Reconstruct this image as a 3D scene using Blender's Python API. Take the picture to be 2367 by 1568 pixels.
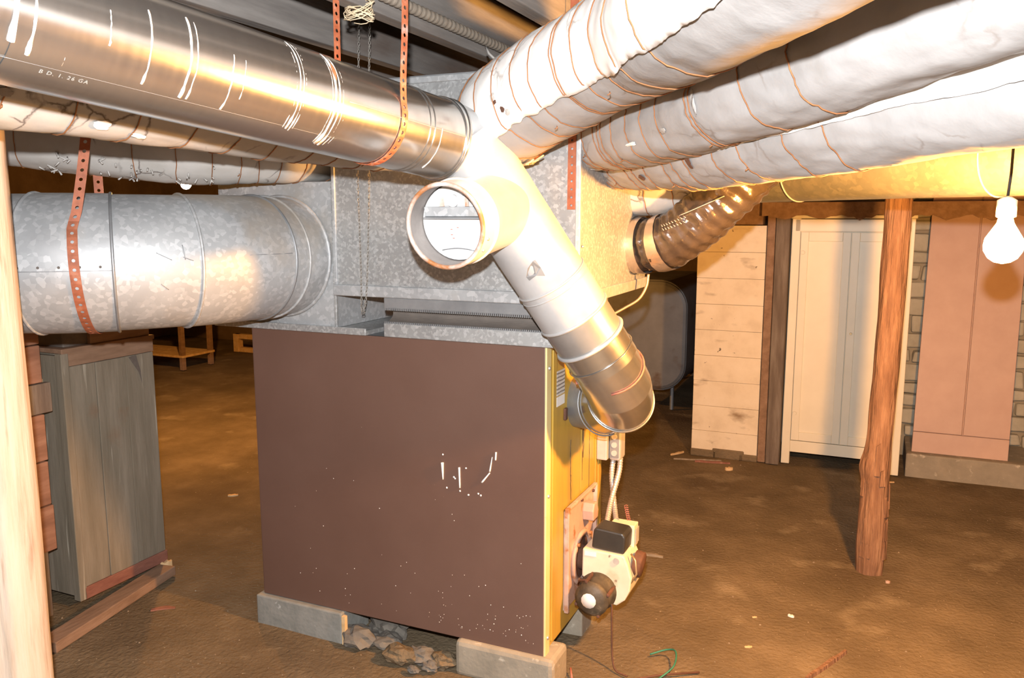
import bpy, math, random
from mathutils import Vector, Matrix, noise
random.seed(11)
for o in list(bpy.data.objects): bpy.data.objects.remove(o, do_unlink=True)
SC = bpy.context.scene
COL = SC.collection
PI = math.pi

# ------------------------------------------------------------------ camera
cam_d = bpy.data.cameras.new('camera'); cam = bpy.data.objects.new('camera', cam_d); COL.objects.link(cam)
cam.location = (0, 0, 1.7); cam.rotation_euler = (math.radians(90 - 8.5), 0, 0)
cam_d.sensor_width = 36.0; cam_d.lens = 1900 / 2367 * 36; cam_d.clip_start = 0.02
SC.camera = cam
# ------------------------------------------------------------------ world, exposure
w = bpy.data.worlds.new('world'); SC.world = w; w.use_nodes = True
w.node_tree.nodes['Background'].inputs[0].default_value = (0.02, 0.02, 0.022, 1)
w.node_tree.nodes['Background'].inputs[1].default_value = 0.3
vs = SC.view_settings
vs.view_transform = 'Standard'; vs.look = 'None'; vs.gamma = 1.0; vs.use_curve_mapping = False
vs.exposure = 0.0
# the camera's own flash, just above the lens
FLASH = 540.0
BULB = 310.0
BULB2 = 240.0
fl = bpy.data.lights.new('camera_flash', 'POINT'); fl.energy = FLASH; fl.shadow_soft_size = 0.02; fl.color = (0.97, 0.98, 1.0)
flo = bpy.data.objects.new('camera_flash', fl); COL.objects.link(flo); flo.location = (-0.02, -0.02, 1.87)

# ------------------------------------------------------------------ the furnace frame: s along the furnace, t away from camera, z up
C0 = Vector((.117, 2.776, 0)); A = Vector((.9144, -.4048, 0)); B = Vector((.4048, .9144, 0))
YAW = math.atan2(A.y, A.x)
def W(s, t, z=0): return C0 + A * s + B * t + Vector((0, 0, z))
FM = Matrix.Translation(C0) @ Matrix.Rotation(YAW, 4, 'Z')

# ------------------------------------------------------------------ mesh helpers
class MB:
    def __init__(self): self.v = []; self.f = []; self.sm = []; self.uv = {}
    def add(self, vs_, fs_, smooth=False, uv=None):
        n = len(self.v); self.v += [Vector(p) for p in vs_]
        for f in fs_: self.f.append([i + n for i in f]); self.sm.append(smooth)
        if uv:
            for i, q in enumerate(uv): self.uv[n + i] = q
        return self
    def box(self, x0, x1, y0, y1, z0, z1, rot=None, taper=None):
        c = Vector(((x0 + x1) / 2, (y0 + y1) / 2, (z0 + z1) / 2))
        p = [Vector((x, y, z)) for z in (z0, z1) for y in (y0, y1) for x in (x0, x1)]
        if rot is not None: p = [c + rot @ (q - c) for q in p]
        return self.add(p, [(0, 2, 3, 1), (4, 5, 7, 6), (0, 1, 5, 4), (2, 6, 7, 3), (0, 4, 6, 2), (1, 3, 7, 5)])
    def prism(self, poly, ax, h0, h1):
        # poly in the two other axes, extruded along axis ax
        def mk(a, b, h): return ((h, a, b), (a, h, b), (a, b, h))[ax]
        n = len(poly)
        vs_ = [mk(a, b, h0) for a, b in poly] + [mk(a, b, h1) for a, b in poly]
        fs_ = [tuple(range(n))[::-1], tuple(range(n, 2 * n))] + [(i, (i + 1) % n, n + (i + 1) % n, n + i) for i in range(n)]
        return self.add(vs_, fs_)
    def cyl(self, p0, p1, r0, r1=None, seg=20, caps=True):
        p0 = Vector(p0); p1 = Vector(p1); r1 = r0 if r1 is None else r1
        T = (p1 - p0).normalized(); U = T.orthogonal().normalized(); S = T.cross(U)
        vs_ = []
        for p, r in ((p0, r0), (p1, r1)):
            for i in range(seg):
                a = 2 * PI * i / seg; vs_.append(p + (U * math.cos(a) + S * math.sin(a)) * r)
        self.add(vs_, [(i, (i + 1) % seg, seg + (i + 1) % seg, seg + i) for i in range(seg)], True)
        if caps: self.add(vs_, [tuple(range(seg))[::-1], tuple(range(seg, 2 * seg))])
        return self
    def lathe(self, p0, axis, prof, seg=32):
        # prof: (distance along axis, radius)
        p0 = Vector(p0); T = Vector(axis).normalized(); U = T.orthogonal().normalized(); S = T.cross(U)
        vs_ = []; fs_ = []
        for d, r in prof:
            for i in range(seg):
                a = 2 * PI * i / seg; vs_.append(p0 + T * d + (U * math.cos(a) + S * math.sin(a)) * max(r, 1e-5))
        for k in range(len(prof) - 1):
            for i in range(seg):
                j = (i + 1) % seg; fs_.append((k * seg + i, k * seg + j, (k + 1) * seg + j, (k + 1) * seg + i))
        return self.add(vs_, fs_, True)
    def rope(self, pts, r, seg=6, closed=False, rf=None):
        pts = [Vector(p) for p in pts]; n = len(pts); vs_ = []; fs_ = []
        U = None
        for i, p in enumerate(pts):
            a = pts[(i - 1) % n] if closed else pts[max(i - 1, 0)]; b = pts[(i + 1) % n] if closed else pts[min(i + 1, n - 1)]
            T = (b - a).normalized() if (b - a).length > 1e-9 else Vector((0, 0, 1))
            if U is None: U = T.orthogonal().normalized()
            U = (U - T * U.dot(T)); U = U.normalized() if U.length > 1e-6 else T.orthogonal().normalized()
            S = T.cross(U); rr = rf(i) if rf else r
            for k in range(seg):
                an = 2 * PI * k / seg; vs_.append(p + (U * math.cos(an) + S * math.sin(an)) * rr)
        m = n if closed else n - 1
        for i in range(m):
            for k in range(seg):
                fs_.append((i * seg + k, i * seg + (k + 1) % seg, ((i + 1) % n) * seg + (k + 1) % seg, ((i + 1) % n) * seg + k))
        if not closed:
            fs_.append(tuple(range(seg))[::-1]); fs_.append(tuple(range((n - 1) * seg, n * seg)))
        return self.add(vs_, fs_, True)
    def rock(self, c, sx, sy, sz, seed=0, sub=1):
        import bmesh
        bm = bmesh.new(); bmesh.ops.create_icosphere(bm, subdivisions=sub, radius=1)
        for v in bm.verts:
            k = 1 + .4 * noise.noise(v.co * 1.7 + Vector((seed * 3.1, seed, 0))) + (.22 * noise.noise(v.co * 4 + Vector((seed, 2, 0))) if sub > 2 else 0)
            v.co = Vector((v.co.x * sx * k, v.co.y * sy * k, v.co.z * sz * k)) + Vector(c)
        vs_ = [v.co.copy() for v in bm.verts]; fs_ = [[v.index for v in f.verts] for f in bm.faces]; bm.free()
        return self.add(vs_, fs_)
    def build(self, name, mat, parent=None, frame=True, bev=0, solid=0, sub=0):
        me = bpy.data.meshes.new(name)
        M = FM if frame else Matrix.Identity(4)
        if parent is not None: M = WM[parent.name].inverted() @ M
        me.from_pydata([M @ p for p in self.v], [], self.f)
        me.polygons.foreach_set('use_smooth', self.sm)
        if self.uv:
            ul = me.uv_layers.new(name='UVMap')
            for l in me.loops: ul.data[l.index].uv = self.uv.get(l.vertex_index, (0, 0))
        me.update()
        me.materials.append(mat)
        o = bpy.data.objects.new(name, me); COL.objects.link(o)
        WM[o.name] = WM[parent.name] if parent is not None else Matrix.Identity(4)
        if parent is not None: o.parent = parent
        if solid:
            m = o.modifiers.new('solid', 'SOLIDIFY'); m.thickness = solid; m.offset = 0
        if bev:
            m = o.modifiers.new('bevel', 'BEVEL'); m.width = bev; m.segments = 2; m.limit_method = 'ANGLE'; m.angle_limit = 0.6
        return o
WM = {}
USED = set()
def tag(o, label=None, cat=None, group=None, kind=None):
    if label: o['label'] = label
    if cat: o['category'] = cat
    if group: o['group'] = group
    if kind: o['kind'] = kind
    return o
def thing(name, label, cat, loc, group=None, frame=True, kind=None):
    o = bpy.data.objects.new(name, None); COL.objects.link(o); o.empty_display_size = .05
    M = (FM @ Matrix.Translation(Vector(loc))) if frame else Matrix.Translation(Vector(loc))
    o.matrix_world = M; WM[o.name] = M.copy()
    return tag(o, label, cat, group, kind)
def single(mb, name, mat, label, cat, loc, group=None, bev=0, solid=0, frame=True, kind=None):
    # a thing that is one mesh, its origin at its base
    M = (FM @ Matrix.Translation(Vector(loc))) if frame else Matrix.Translation(Vector(loc))
    o = mb.build(name, mat, None, frame, bev, solid)
    o.data.transform(M.inverted()); o.matrix_world = M; WM[o.name] = M
    return tag(o, label, cat, group, kind)

class Tube:
    """a swept pipe: samples of centre and frame along a path (angle 0 = up, +90 degrees = towards S)"""
    def __init__(self, pts, smooth=True, n=12):
        pts = [Vector(p) for p in pts]
        if smooth and len(pts) > 2:
            P = [pts[0] * 2 - pts[1]] + pts + [pts[-1] * 2 - pts[-2]]; out = []
            for i in range(1, len(P) - 2):
                for k in range(n):
                    u = k / n; a, b, c, d = P[i - 1], P[i], P[i + 1], P[i + 2]
                    out.append(.5 * ((2 * b) + (c - a) * u + (2 * a - 5 * b + 4 * c - d) * u * u + (3 * b - a - 3 * c + d) * u ** 3))
            out.append(pts[-1]); pts = out
        self.p = pts; self.l = [0]
        for i in range(1, len(pts)): self.l.append(self.l[-1] + (pts[i] - pts[i - 1]).length)
        self.L = self.l[-1]
        self.T = []
        for i in range(len(pts)):
            a = pts[max(i - 1, 0)]; b = pts[min(i + 1, len(pts) - 1)]; self.T.append((b - a).normalized())
    def at(self, v):
        v2 = min(max(v, 0), self.L); i = 0
        lo, hi = 0, len(self.l) - 1
        while hi - lo > 1:
            m = (lo + hi) // 2
            if self.l[m] <= v2: lo = m
            else: hi = m
        d = self.l[hi] - self.l[lo]; u = (v2 - self.l[lo]) / d if d > 1e-9 else 0
        c = self.p[lo].lerp(self.p[hi], u); T = self.T[lo].lerp(self.T[hi], u).normalized()
        c = c + T * (v - v2)
        U = Vector((0, 0, 1)); U = (U - T * U.dot(T)).normalized(); S = T.cross(U)
        return c, T, U, S
    def pt(self, v, ang, r):
        c, T, U, S = self.at(v); return c + (U * math.cos(ang) + S * math.sin(ang)) * r
    def skin(self, mb, r, v0=0, v1=None, dv=.03, seg=40, a0=0, a1=2 * PI, rf=None, vf0=None, vf1=None):
        v1 = self.L if v1 is None else v1
        n = max(1, int((v1 - v0) / dv)); vs_ = []; uv = []; fs_ = []
        for i in range(n + 1):
            for k in range(seg + 1):
                an = a0 + (a1 - a0) * k / seg
                lo = v0 + (vf0(an) if vf0 else 0); hi = v1 + (vf1(an) if vf1 else 0)
                v = lo + (hi - lo) * i / n
                rr = rf(v, an) if rf else r
                vs_.append(self.pt(v, an, rr)); uv.append((v, an * r))
        for i in range(n):
            for k in range(seg):
                q = i * (seg + 1) + k; fs_.append((q, q + seg + 1, q + seg + 2, q + 1))
        return mb.add(vs_, fs_, True, uv)
    def disc(self, mb, v, r, r_in=0, seg=40):
        vs_ = []
        for k in range(seg):
            an = 2 * PI * k / seg; vs_ += [self.pt(v, an, r), self.pt(v, an, r_in)]
        return mb.add(vs_, [(2 * k, 2 * k + 1, 2 * ((k + 1) % seg) + 1, 2 * ((k + 1) % seg)) for k in range(seg)])
    def ring(self, mb, v, r, rr, tilt=0, ph=0, seg=48, sides=6, wob=0, seed=0):
        pts = []
        for k in range(seg):
            an = 2 * PI * k / seg
            pts.append(self.pt(v + tilt * math.sin(an + ph) + wob * noise.noise(Vector((an * 2, seed, 0))), an, r))
        return mb.rope(pts, rr, sides, True)
    def band(self, mb, v0, v1, r, seg=40): 
        self.skin(mb, r, v0, v1, dv=(v1 - v0), seg=seg); self.disc(mb, v0, r, r * .9, seg); self.disc(mb, v1, r, r * .9, seg); return mb

# ------------------------------------------------------------------ materials
def mk(name, cols, scale=6, stretch=(1, 1, 1), rough=.75, metal=0., bump=.15, bscale=None, bdist=.01, spots=None, cracks=None,
       spec=.4, coord='Object', detail=8, rvar=0., spangle=None, stripes=None, coat=0, dist=0.):
    m = bpy.data.materials.new(name); m.use_nodes = True; nt = m.node_tree; N = nt.nodes; L = nt.links
    bs = N['Principled BSDF']; bs.inputs['Roughness'].default_value = rough; bs.inputs['Metallic'].default_value = metal
    bs.inputs['Specular IOR Level'].default_value = spec
    if coat: bs.inputs['Coat Weight'].default_value = coat; bs.inputs['Coat Roughness'].default_value = .15
    tc = N.new('ShaderNodeTexCoord'); mp = N.new('ShaderNodeMapping'); L.new(tc.outputs[coord], mp.inputs[0]); mp.inputs['Scale'].default_value = stretch
    nz = N.new('ShaderNodeTexNoise'); L.new(mp.outputs[0], nz.inputs['Vector']); nz.inputs['Scale'].default_value = scale; nz.inputs['Detail'].default_value = detail
    nz.inputs['Roughness'].default_value = .62; nz.inputs['Distortion'].default_value = dist
    rp = N.new('ShaderNodeValToRGB'); L.new(nz.outputs[0], rp.inputs[0])
    el = rp.color_ramp.elements
    while len(el) < len(cols): el.new(.5)
    for e, (p, c) in zip(el, cols): e.position = p; e.color = (*c, 1)
    col = rp.outputs[0]
    def mix(fac, c):
        nonlocal col
        mx = N.new('ShaderNodeMix'); mx.data_type = 'RGBA'; L.new(fac, mx.inputs['Factor']); L.new(col, mx.inputs['A']); mx.inputs['B'].default_value = (*c, 1); col = mx.outputs['Result']
    def ramp(src, a, b, lo=0., hi=1.):
        r = N.new('ShaderNodeMapRange'); L.new(src, r.inputs[0]); r.inputs[1].default_value = a; r.inputs[2].default_value = b; r.inputs[3].default_value = lo; r.inputs[4].default_value = hi; return r.outputs[0]
    if spangle:
        sc, amt, c = spangle
        vo = N.new('ShaderNodeTexVoronoi'); L.new(tc.outputs['Object'], vo.inputs['Vector']); vo.inputs['Scale'].default_value = sc
        sp = N.new('ShaderNodeSeparateColor'); L.new(vo.outputs['Color'], sp.inputs[0])
        mix(ramp(sp.outputs[0], .45, 1., 0, amt), c)
    for s in (spots or []):
        c, sc, lo, hi = s[:4]; st = s[4] if len(s) > 4 else stretch
        m2 = N.new('ShaderNodeMapping'); L.new(tc.outputs[coord], m2.inputs[0]); m2.inputs['Scale'].default_value = st; m2.inputs['Location'].default_value = (sc, 3.7, 1.3)
        n2 = N.new('ShaderNodeTexNoise'); L.new(m2.outputs[0], n2.inputs['Vector']); n2.inputs['Scale'].default_value = sc; n2.inputs['Detail'].default_value = 5
        mix(ramp(n2.outputs[0], lo, hi), c)
    if cracks:
        c, sc, wd, amt = cracks
        n3 = N.new('ShaderNodeTexNoise'); L.new(tc.outputs[coord], n3.inputs['Vector']); n3.inputs['Scale'].default_value = sc * 1.5; n3.inputs['Detail'].default_value = 6
        vm = N.new('ShaderNodeVectorMath'); vm.operation = 'MULTIPLY_ADD'; L.new(n3.outputs['Color'], vm.inputs[0]); vm.inputs[1].default_value = (.35 / sc * 2,) * 3; L.new(tc.outputs[coord], vm.inputs[2])
        vo = N.new('ShaderNodeTexVoronoi'); vo.feature = 'DISTANCE_TO_EDGE'; L.new(vm.outputs[0], vo.inputs['Vector']); vo.inputs['Scale'].default_value = sc
        n4 = N.new('ShaderNodeTexNoise'); L.new(tc.outputs[coord], n4.inputs['Vector']); n4.inputs['Scale'].default_value = sc * .6
        f1 = ramp(vo.outputs['Distance'], 0, wd, 1, 0); f2 = ramp(n4.outputs[0], .52, .6, 0, amt)
        mu = N.new('ShaderNodeMath'); mu.operation = 'MULTIPLY'; L.new(f1, mu.inputs[0]); L.new(f2, mu.inputs[1]); mix(mu.outputs[0], c)
    if stripes:
        c, sc, ax, lo, hi = stripes
        wv = N.new('ShaderNodeTexWave'); wv.bands_direction = ax; L.new(tc.outputs['Object'], wv.inputs[0]); wv.inputs['Scale'].default_value = sc; wv.inputs['Distortion'].default_value = 1.5; wv.inputs['Detail'].default_value = 2
        mix(ramp(wv.outputs[1], lo, hi), c)
    L.new(col, bs.inputs['Base Color'])
    if rvar: L.new(ramp(nz.outputs[0], .3, .7, max(rough - rvar, .05), min(rough + rvar, 1)), bs.inputs['Roughness'])
    if bump:
        nb = N.new('ShaderNodeTexNoise'); L.new(mp.outputs[0], nb.inputs['Vector']); nb.inputs['Scale'].default_value = bscale or scale * 3; nb.inputs['Detail'].default_value = 6
        bp = N.new('ShaderNodeBump'); bp.inputs['Strength'].default_value = bump; bp.inputs['Distance'].default_value = bdist
        L.new(nb.outputs[0], bp.inputs['Height']); L.new(bp.outputs[0], bs.inputs['Normal'])
    return m
def emit(name, col, strength):
    m = bpy.data.materials.new(name); m.use_nodes = True; bs = m.node_tree.nodes['Principled BSDF']
    bs.inputs['Base Color'].default_value = (1, 1, 1, 1); bs.inputs['Emission Color'].default_value = (*col, 1); bs.inputs['Emission Strength'].default_value = strength
    return m
G = {}
G['galv'] = mk('galvanised_spangle', [(.3, (.29, .295, .295)), (.7, (.38, .385, .38))], 5, rough=.5, metal=.42, bump=.05, bscale=30, spangle=(110, .5, (.64, .65, .65)), rvar=.08, spec=.5)
G['galv_duct'] = mk('galvanised_duct', [(.3, (.34, .35, .36)), (.7, (.46, .47, .475))], 4, rough=.56, metal=.4, bump=.05, bscale=20, spangle=(70, .38, (.72, .73, .73)), rvar=.08,
    spots=[((.42, .36, .29), 2.5, .56, .72)])
G['galv_old'] = mk('galvanised_weathered', [(.3, (.17, .17, .16)), (.7, (.24, .24, .225))], 9, rough=.42, metal=.55, bump=.35, bscale=24, bdist=.006, spangle=(60, .4, (.36, .34, .28)))
G['galv_dark'] = mk('galvanised_dull', [(.3, (.24, .25, .26)), (.7, (.36, .37, .38))], 9, rough=.5, metal=.6, bump=.05)
G['flue'] = mk('bright_flue_pipe', [(.3, (.53, .525, .51)), (.7, (.58, .575, .56))], 5, (14, 1.5, 1), rough=.22, metal=.93, bump=0, coord='UV', rvar=.015,
    spots=[((.80, .80, .78), 34, .72, .78, (8, 1.5, 1))])
G['flue_matte'] = mk('flue_pipe_pale', [(.3, (.44, .447, .45)), (.7, (.58, .583, .582))], 7, rough=.38, metal=.32, bump=.03, bscale=14, rvar=.08)
G['flue_dull'] = mk('flue_pipe_dull', [(.3, (.36, .36, .355)), (.7, (.50, .495, .485))], 7, rough=.34, metal=.7, bump=.02)
G['white_metal'] = mk('pale_damper_metal', [(.3, (.70, .70, .70)), (.7, (.80, .80, .79))], 9, rough=.45, metal=.35, bump=.02)
G['inside'] = mk('pipe_inside', [(.3, (.22, .20, .19)), (.7, (.34, .31, .29))], 12, rough=.7, metal=.3, bump=.05)
G['rustrim'] = mk('rusty_rim', [(.35, (.66, .64, .61)), (.62, (.42, .17, .06))], 14, rough=.6, metal=.3, bump=.05)
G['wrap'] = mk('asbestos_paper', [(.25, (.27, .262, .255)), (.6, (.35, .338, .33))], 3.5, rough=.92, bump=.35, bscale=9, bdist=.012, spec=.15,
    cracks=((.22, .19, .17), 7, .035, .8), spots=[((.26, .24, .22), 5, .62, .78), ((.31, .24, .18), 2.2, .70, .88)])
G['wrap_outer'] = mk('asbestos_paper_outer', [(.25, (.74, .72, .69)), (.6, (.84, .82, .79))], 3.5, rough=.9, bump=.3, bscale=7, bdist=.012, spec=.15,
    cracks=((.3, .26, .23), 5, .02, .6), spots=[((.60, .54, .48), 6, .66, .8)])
G['wrap_dirty'] = mk('asbestos_paper_dirty', [(.25, (.36, .34, .305)), (.6, (.46, .44, .415))], 4, rough=.92, bump=.4, bscale=8, bdist=.012, spec=.15,
    cracks=((.13, .11, .10), 9, .045, 1.), spots=[((.46, .40, .32), 4, .58, .75)])
G['wrap_frayed'] = mk('frayed_wrap', [(.3, (.42, .27, .12)), (.7, (.75, .58, .36))], 30, (1, 1, 1), rough=.9, bump=.4)
G['rustwire'] = mk('rusty_wire', [(.3, (.25, .10, .04)), (.7, (.42, .19, .08))], 30, rough=.7, metal=.3, bump=0)
G['strap'] = mk('rusty_strap', [(.3, (.22, .07, .035)), (.55, (.34, .11, .055)), (.75, (.43, .20, .12))], 22, rough=.6, metal=.25, bump=.1)
G['strap_red'] = mk('orange_rust_strap', [(.3, (.42, .10, .04)), (.55, (.60, .19, .09)), (.72, (.66, .45, .38))], 26, rough=.5, metal=.3, bump=.1)
G['brown'] = mk('brown_enamel', [(.3, (.118, .064, .047)), (.7, (.142, .080, .060))], 2, rough=.42, bump=.02, bscale=160, spec=.5,
    spots=[((.38, .31, .25), 70, .74, .80, (1, 1, 1))])
G['brown_low'] = mk('brown_enamel_scuffed', [(.3, (.09, .046, .033)), (.7, (.13, .062, .04))], 4, rough=.55, bump=.04, bscale=120, spots=[((.5, .42, .34), 60, .60, .70, (1, 1, 1)), ((.2, .09, .03), 5, .5, .7, (1, 1, 1))])
G['yellow'] = mk('mustard_enamel', [(.3, (.42, .26, .035)), (.7, (.50, .33, .06))], 3, (1, 1, .35), rough=.38, bump=.02, spec=.5, spots=[((.10, .06, .02), 7, .66, .76, (1, 6, .35)), ((.30, .20, .05), 3, .5, .75, (1, 3, .5))])
G['cream'] = mk('cream_enamel', [(.3, (.62, .52, .24)), (.7, (.68, .58, .30))], 6, rough=.4, bump=.02, spots=[((.35, .2, .06), 14, .68, .78)])
G['pinkplate'] = mk('primer_pink_plate', [(.3, (.40, .26, .20)), (.7, (.50, .35, .28))], 9, rough=.6, bump=.05, spots=[((.32, .13, .05), 18, .58, .68), ((.62, .52, .46), 7, .6, .75)])
G['burner'] = mk('cream_burner_paint', [(.3, (.60, .52, .38)), (.7, (.70, .62, .48))], 10, rough=.5, bump=.03, spots=[((.12, .09, .07), 22, .66, .72), ((.45, .33, .2), 9, .6, .75)])
G['black'] = mk('black_plastic', [(.3, (.02, .02, .02)), (.7, (.035, .033, .03))], 14, rough=.4, bump=.03, spec=.5)
G['greasy'] = mk('greasy_motor', [(.3, (.03, .025, .02)), (.6, (.10, .08, .055)), (.8, (.34, .28, .20))], 18, rough=.55, bump=.15, metal=.2)
G['darkrust'] = mk('dark_rust', [(.3, (.05, .025, .018)), (.7, (.16, .07, .04))], 16, rough=.8, bump=.15)
G['label'] = mk('paper_label', [(.3, (.70, .69, .66)), (.7, (.78, .77, .74))], 20, rough=.6, bump=0)
G['label_print'] = mk('printed_label', [(.3, (.55, .54, .50)), (.7, (.62, .61, .57))], 20, rough=.6, bump=0, stripes=((.22, .2, .18), 22, 'Z', .55, .75))
G['conduit'] = mk('steel_conduit', [(.3, (.40, .38, .35)), (.7, (.55, .52, .48))], 30, rough=.45, metal=.5, bump=.05)
G['boxgrey'] = mk('grey_junction_box', [(.3, (.48, .46, .44)), (.7, (.60, .57, .54))], 16, rough=.45, metal=.35, bump=.03)
G['concrete'] = mk('old_concrete', [(.3, (.24, .21, .16)), (.7, (.34, .29, .22))], 10, rough=.95, bump=.35, bscale=60, bdist=.006, spots=[((.48, .42, .33), 24, .62, .7)])
G['concrete_grey'] = mk('grey_concrete', [(.3, (.19, .19, .17)), (.7, (.29, .28, .25))], 12, rough=.95, bump=.35, bscale=60, bdist=.006, spots=[((.55, .53, .5), 22, .68, .74)])
G['dirt'] = mk('earth_floor', [(.25, (.105, .077, .045)), (.5, (.16, .118, .072)), (.75, (.23, .172, .108))], 2.6, rough=.97, bump=.6, bscale=55, bdist=.015, detail=12, spec=.1,
    spots=[((.09, .063, .04), 1.1, .55, .75), ((.36, .29, .20), 60, .70, .76), ((.30, .235, .155), 3.3, .60, .78)])
G['crumb'] = mk('pale_crumbs', [(.3, (.18, .13, .085)), (.7, (.34, .27, .19))], 30, rough=.95, bump=.1)
G['rubble'] = mk('dark_rubble', [(.3, (.09, .08, .07)), (.7, (.19, .17, .14))], 9, rough=.95, bump=.4)
G['chip_grey'] = mk('weathered_board', [(.3, (.40, .37, .35)), (.7, (.50, .47, .44))], 6, (4, 4, .6), rough=.9, bump=.2)
G['chip'] = mk('wood_chip', [(.3, (.55, .34, .15)), (.7, (.72, .52, .30))], 20, rough=.85, bump=.2)
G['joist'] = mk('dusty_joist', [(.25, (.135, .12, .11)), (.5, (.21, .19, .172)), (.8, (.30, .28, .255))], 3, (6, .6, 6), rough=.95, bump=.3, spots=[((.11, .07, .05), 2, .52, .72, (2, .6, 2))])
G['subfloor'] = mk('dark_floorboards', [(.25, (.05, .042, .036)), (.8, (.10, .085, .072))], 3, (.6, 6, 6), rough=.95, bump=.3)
G['log'] = mk('bleached_log', [(.2, (.34, .235, .16)), (.45, (.50, .40, .31)), (.75, (.58, .49, .41))], 5, (6, 6, .55), rough=.85, bump=.5, bdist=.01, bscale=8, spots=[((.26, .15, .09), 5, .62, .74, (5, 5, .5))])
G['bark'] = mk('reddish_bark', [(.2, (.11, .05, .028)), (.5, (.22, .115, .065)), (.8, (.36, .21, .125))], 9, (5, 5, .6), rough=.9, bump=.9, bdist=.02, bscale=12)
G['redplank'] = mk('red_brown_plank', [(.2, (.14, .065, .04)), (.5, (.24, .12, .075)), (.8, (.34, .19, .13))], 4, (1, .9, 5), rough=.9, bump=.3)
G['greybox'] = mk('grey_green_boards', [(.2, (.135, .115, .08)), (.5, (.20, .17, .125)), (.8, (.28, .24, .185))], 4, (4, 4, .5), rough=.9, bump=.3, spots=[((.46, .42, .34), 5, .66, .74, (6, 6, .35)), ((.20, .11, .06), 3, .6, .75, (1, 1, 1))])
G['brownwood'] = mk('brown_lumber', [(.2, (.15, .085, .05)), (.5, (.24, .145, .09)), (.8, (.33, .21, .14))], 5, (4, .8, 4), rough=.9, bump=.3)
G['sill'] = mk('rust_brown_sill', [(.2, (.17, .06, .04)), (.6, (.26, .11, .075)), (.85, (.42, .26, .18))], 9, (3, 1, 3), rough=.9, bump=.2)
G['darkwood'] = mk('dark_grey_post', [(.2, (.07, .05, .04)), (.5, (.15, .115, .09)), (.8, (.27, .23, .19))], 4, (5, 5, .6), rough=.9, bump=.35)
G['whitewash'] = mk('whitewashed_block', [(.2, (.56, .45, .32)), (.5, (.72, .61, .46)), (.8, (.78, .68, .54))], 5, rough=.95, bump=.3, bscale=24, spots=[((.30, .21, .13), 4, .60, .74, (1, 1, 2.5)), ((.12, .09, .06), 26, .72, .76)])
G['wallstone'] = mk('rubble_stone', [(.2, (.30, .26, .19)), (.5, (.42, .38, .29)), (.8, (.54, .48, .38))], 6, rough=.95, bump=.5, bscale=14, bdist=.02)
G['mortar'] = mk('dark_mortar', [(.2, (.24, .20, .14)), (.8, (.34, .29, .21))], 8, rough=.97, bump=.4)
G['farwall'] = mk('far_foundation', [(.2, (.10, .065, .035)), (.5, (.17, .11, .06)), (.8, (.24, .165, .10))], 2.2, rough=.95, bump=.5, bscale=7, bdist=.03)
G['wardrobe'] = mk('ivory_paint', [(.3, (.74, .67, .52)), (.7, (.80, .73, .58))], 4, rough=.45, bump=.03, spec=.4)
G['pinkpanel'] = mk('dusty_pink_paint', [(.3, (.46, .29, .22)), (.7, (.52, .34, .26))], 5, rough=.5, bump=.03)
G['tank'] = mk('grey_oil_tank', [(.3, (.17, .165, .165)), (.7, (.24, .235, .23))], 4, rough=.55, metal=.3, bump=.08, spots=[((.12, .07, .045), 5, .6, .75)])
G['flex'] = mk('dark_foil_flex', [(.3, (.055, .04, .032)), (.7, (.095, .072, .058))], 9, rough=.2, metal=.35, bump=.3, bscale=26, bdist=.012, spec=.7, coat=.4)
G['tape'] = mk('crinkled_foil_tape', [(.3, (.46, .38, .33)), (.7, (.62, .54, .48))], 9, rough=.24, metal=.75, bump=.3, bscale=24, bdist=.012)
G['print'] = mk('white_print', [(.3, (.50, .45, .41)), (.7, (.56, .51, .47))], 9, rough=.5, bump=0)
G['paint'] = mk('white_paint', [(.3, (.80, .78, .74)), (.7, (.86, .85, .82))], 30, rough=.55, bump=.1, spots=[((.62, .42, .26), 26, .64, .72)])
G['scratch'] = mk('pale_scribe', [(.3, (.30, .285, .265)), (.7, (.36, .345, .32))], 20, rough=.6, bump=0)
G['canvas'] = mk('grey_canvas', [(.3, (.10, .085, .075)), (.7, (.16, .135, .115))], 9, (1, 3, 3), rough=.8, bump=.15)
G['chain'] = mk('dull_chain', [(.3, (.30, .28, .25)), (.7, (.42, .39, .35))], 30, rough=.5, metal=.6, bump=0)
G['cable'] = mk('black_cable', [(.3, (.018, .016, .014)), (.7, (.035, .03, .027))], 12, rough=.7, bump=.1)
G['copper'] = mk('brass_tube', [(.3, (.42, .30, .16)), (.7, (.52, .38, .22))], 20, rough=.4, metal=.7, bump=0)
G['redwire'] = mk('red_wire', [(.3, (.36, .11, .07)), (.7, (.46, .17, .12))], 20, rough=.6, bump=0)
G['green'] = mk('green_wire', [(.3, (.03, .16, .10)), (.7, (.05, .22, .14))], 20, rough=.5, bump=0)
G['pipe_dust'] = mk('dusty_iron_pipe', [(.3, (.22, .18, .14)), (.7, (.34, .29, .23))], 14, (1, 8, 1), rough=.85, bump=.2)
G['porcelain'] = mk('porcelain', [(.3, (.72, .70, .65)), (.7, (.78, .76, .72))], 9, rough=.3, bump=0)
G['twine'] = mk('yellow_twine', [(.3, (.55, .42, .26)), (.7, (.70, .58, .40))], 40, rough=.9, bump=.2)
G['bulb'] = emit('glowing_bulb', (1.0, .46, .11), 1.0)

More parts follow.
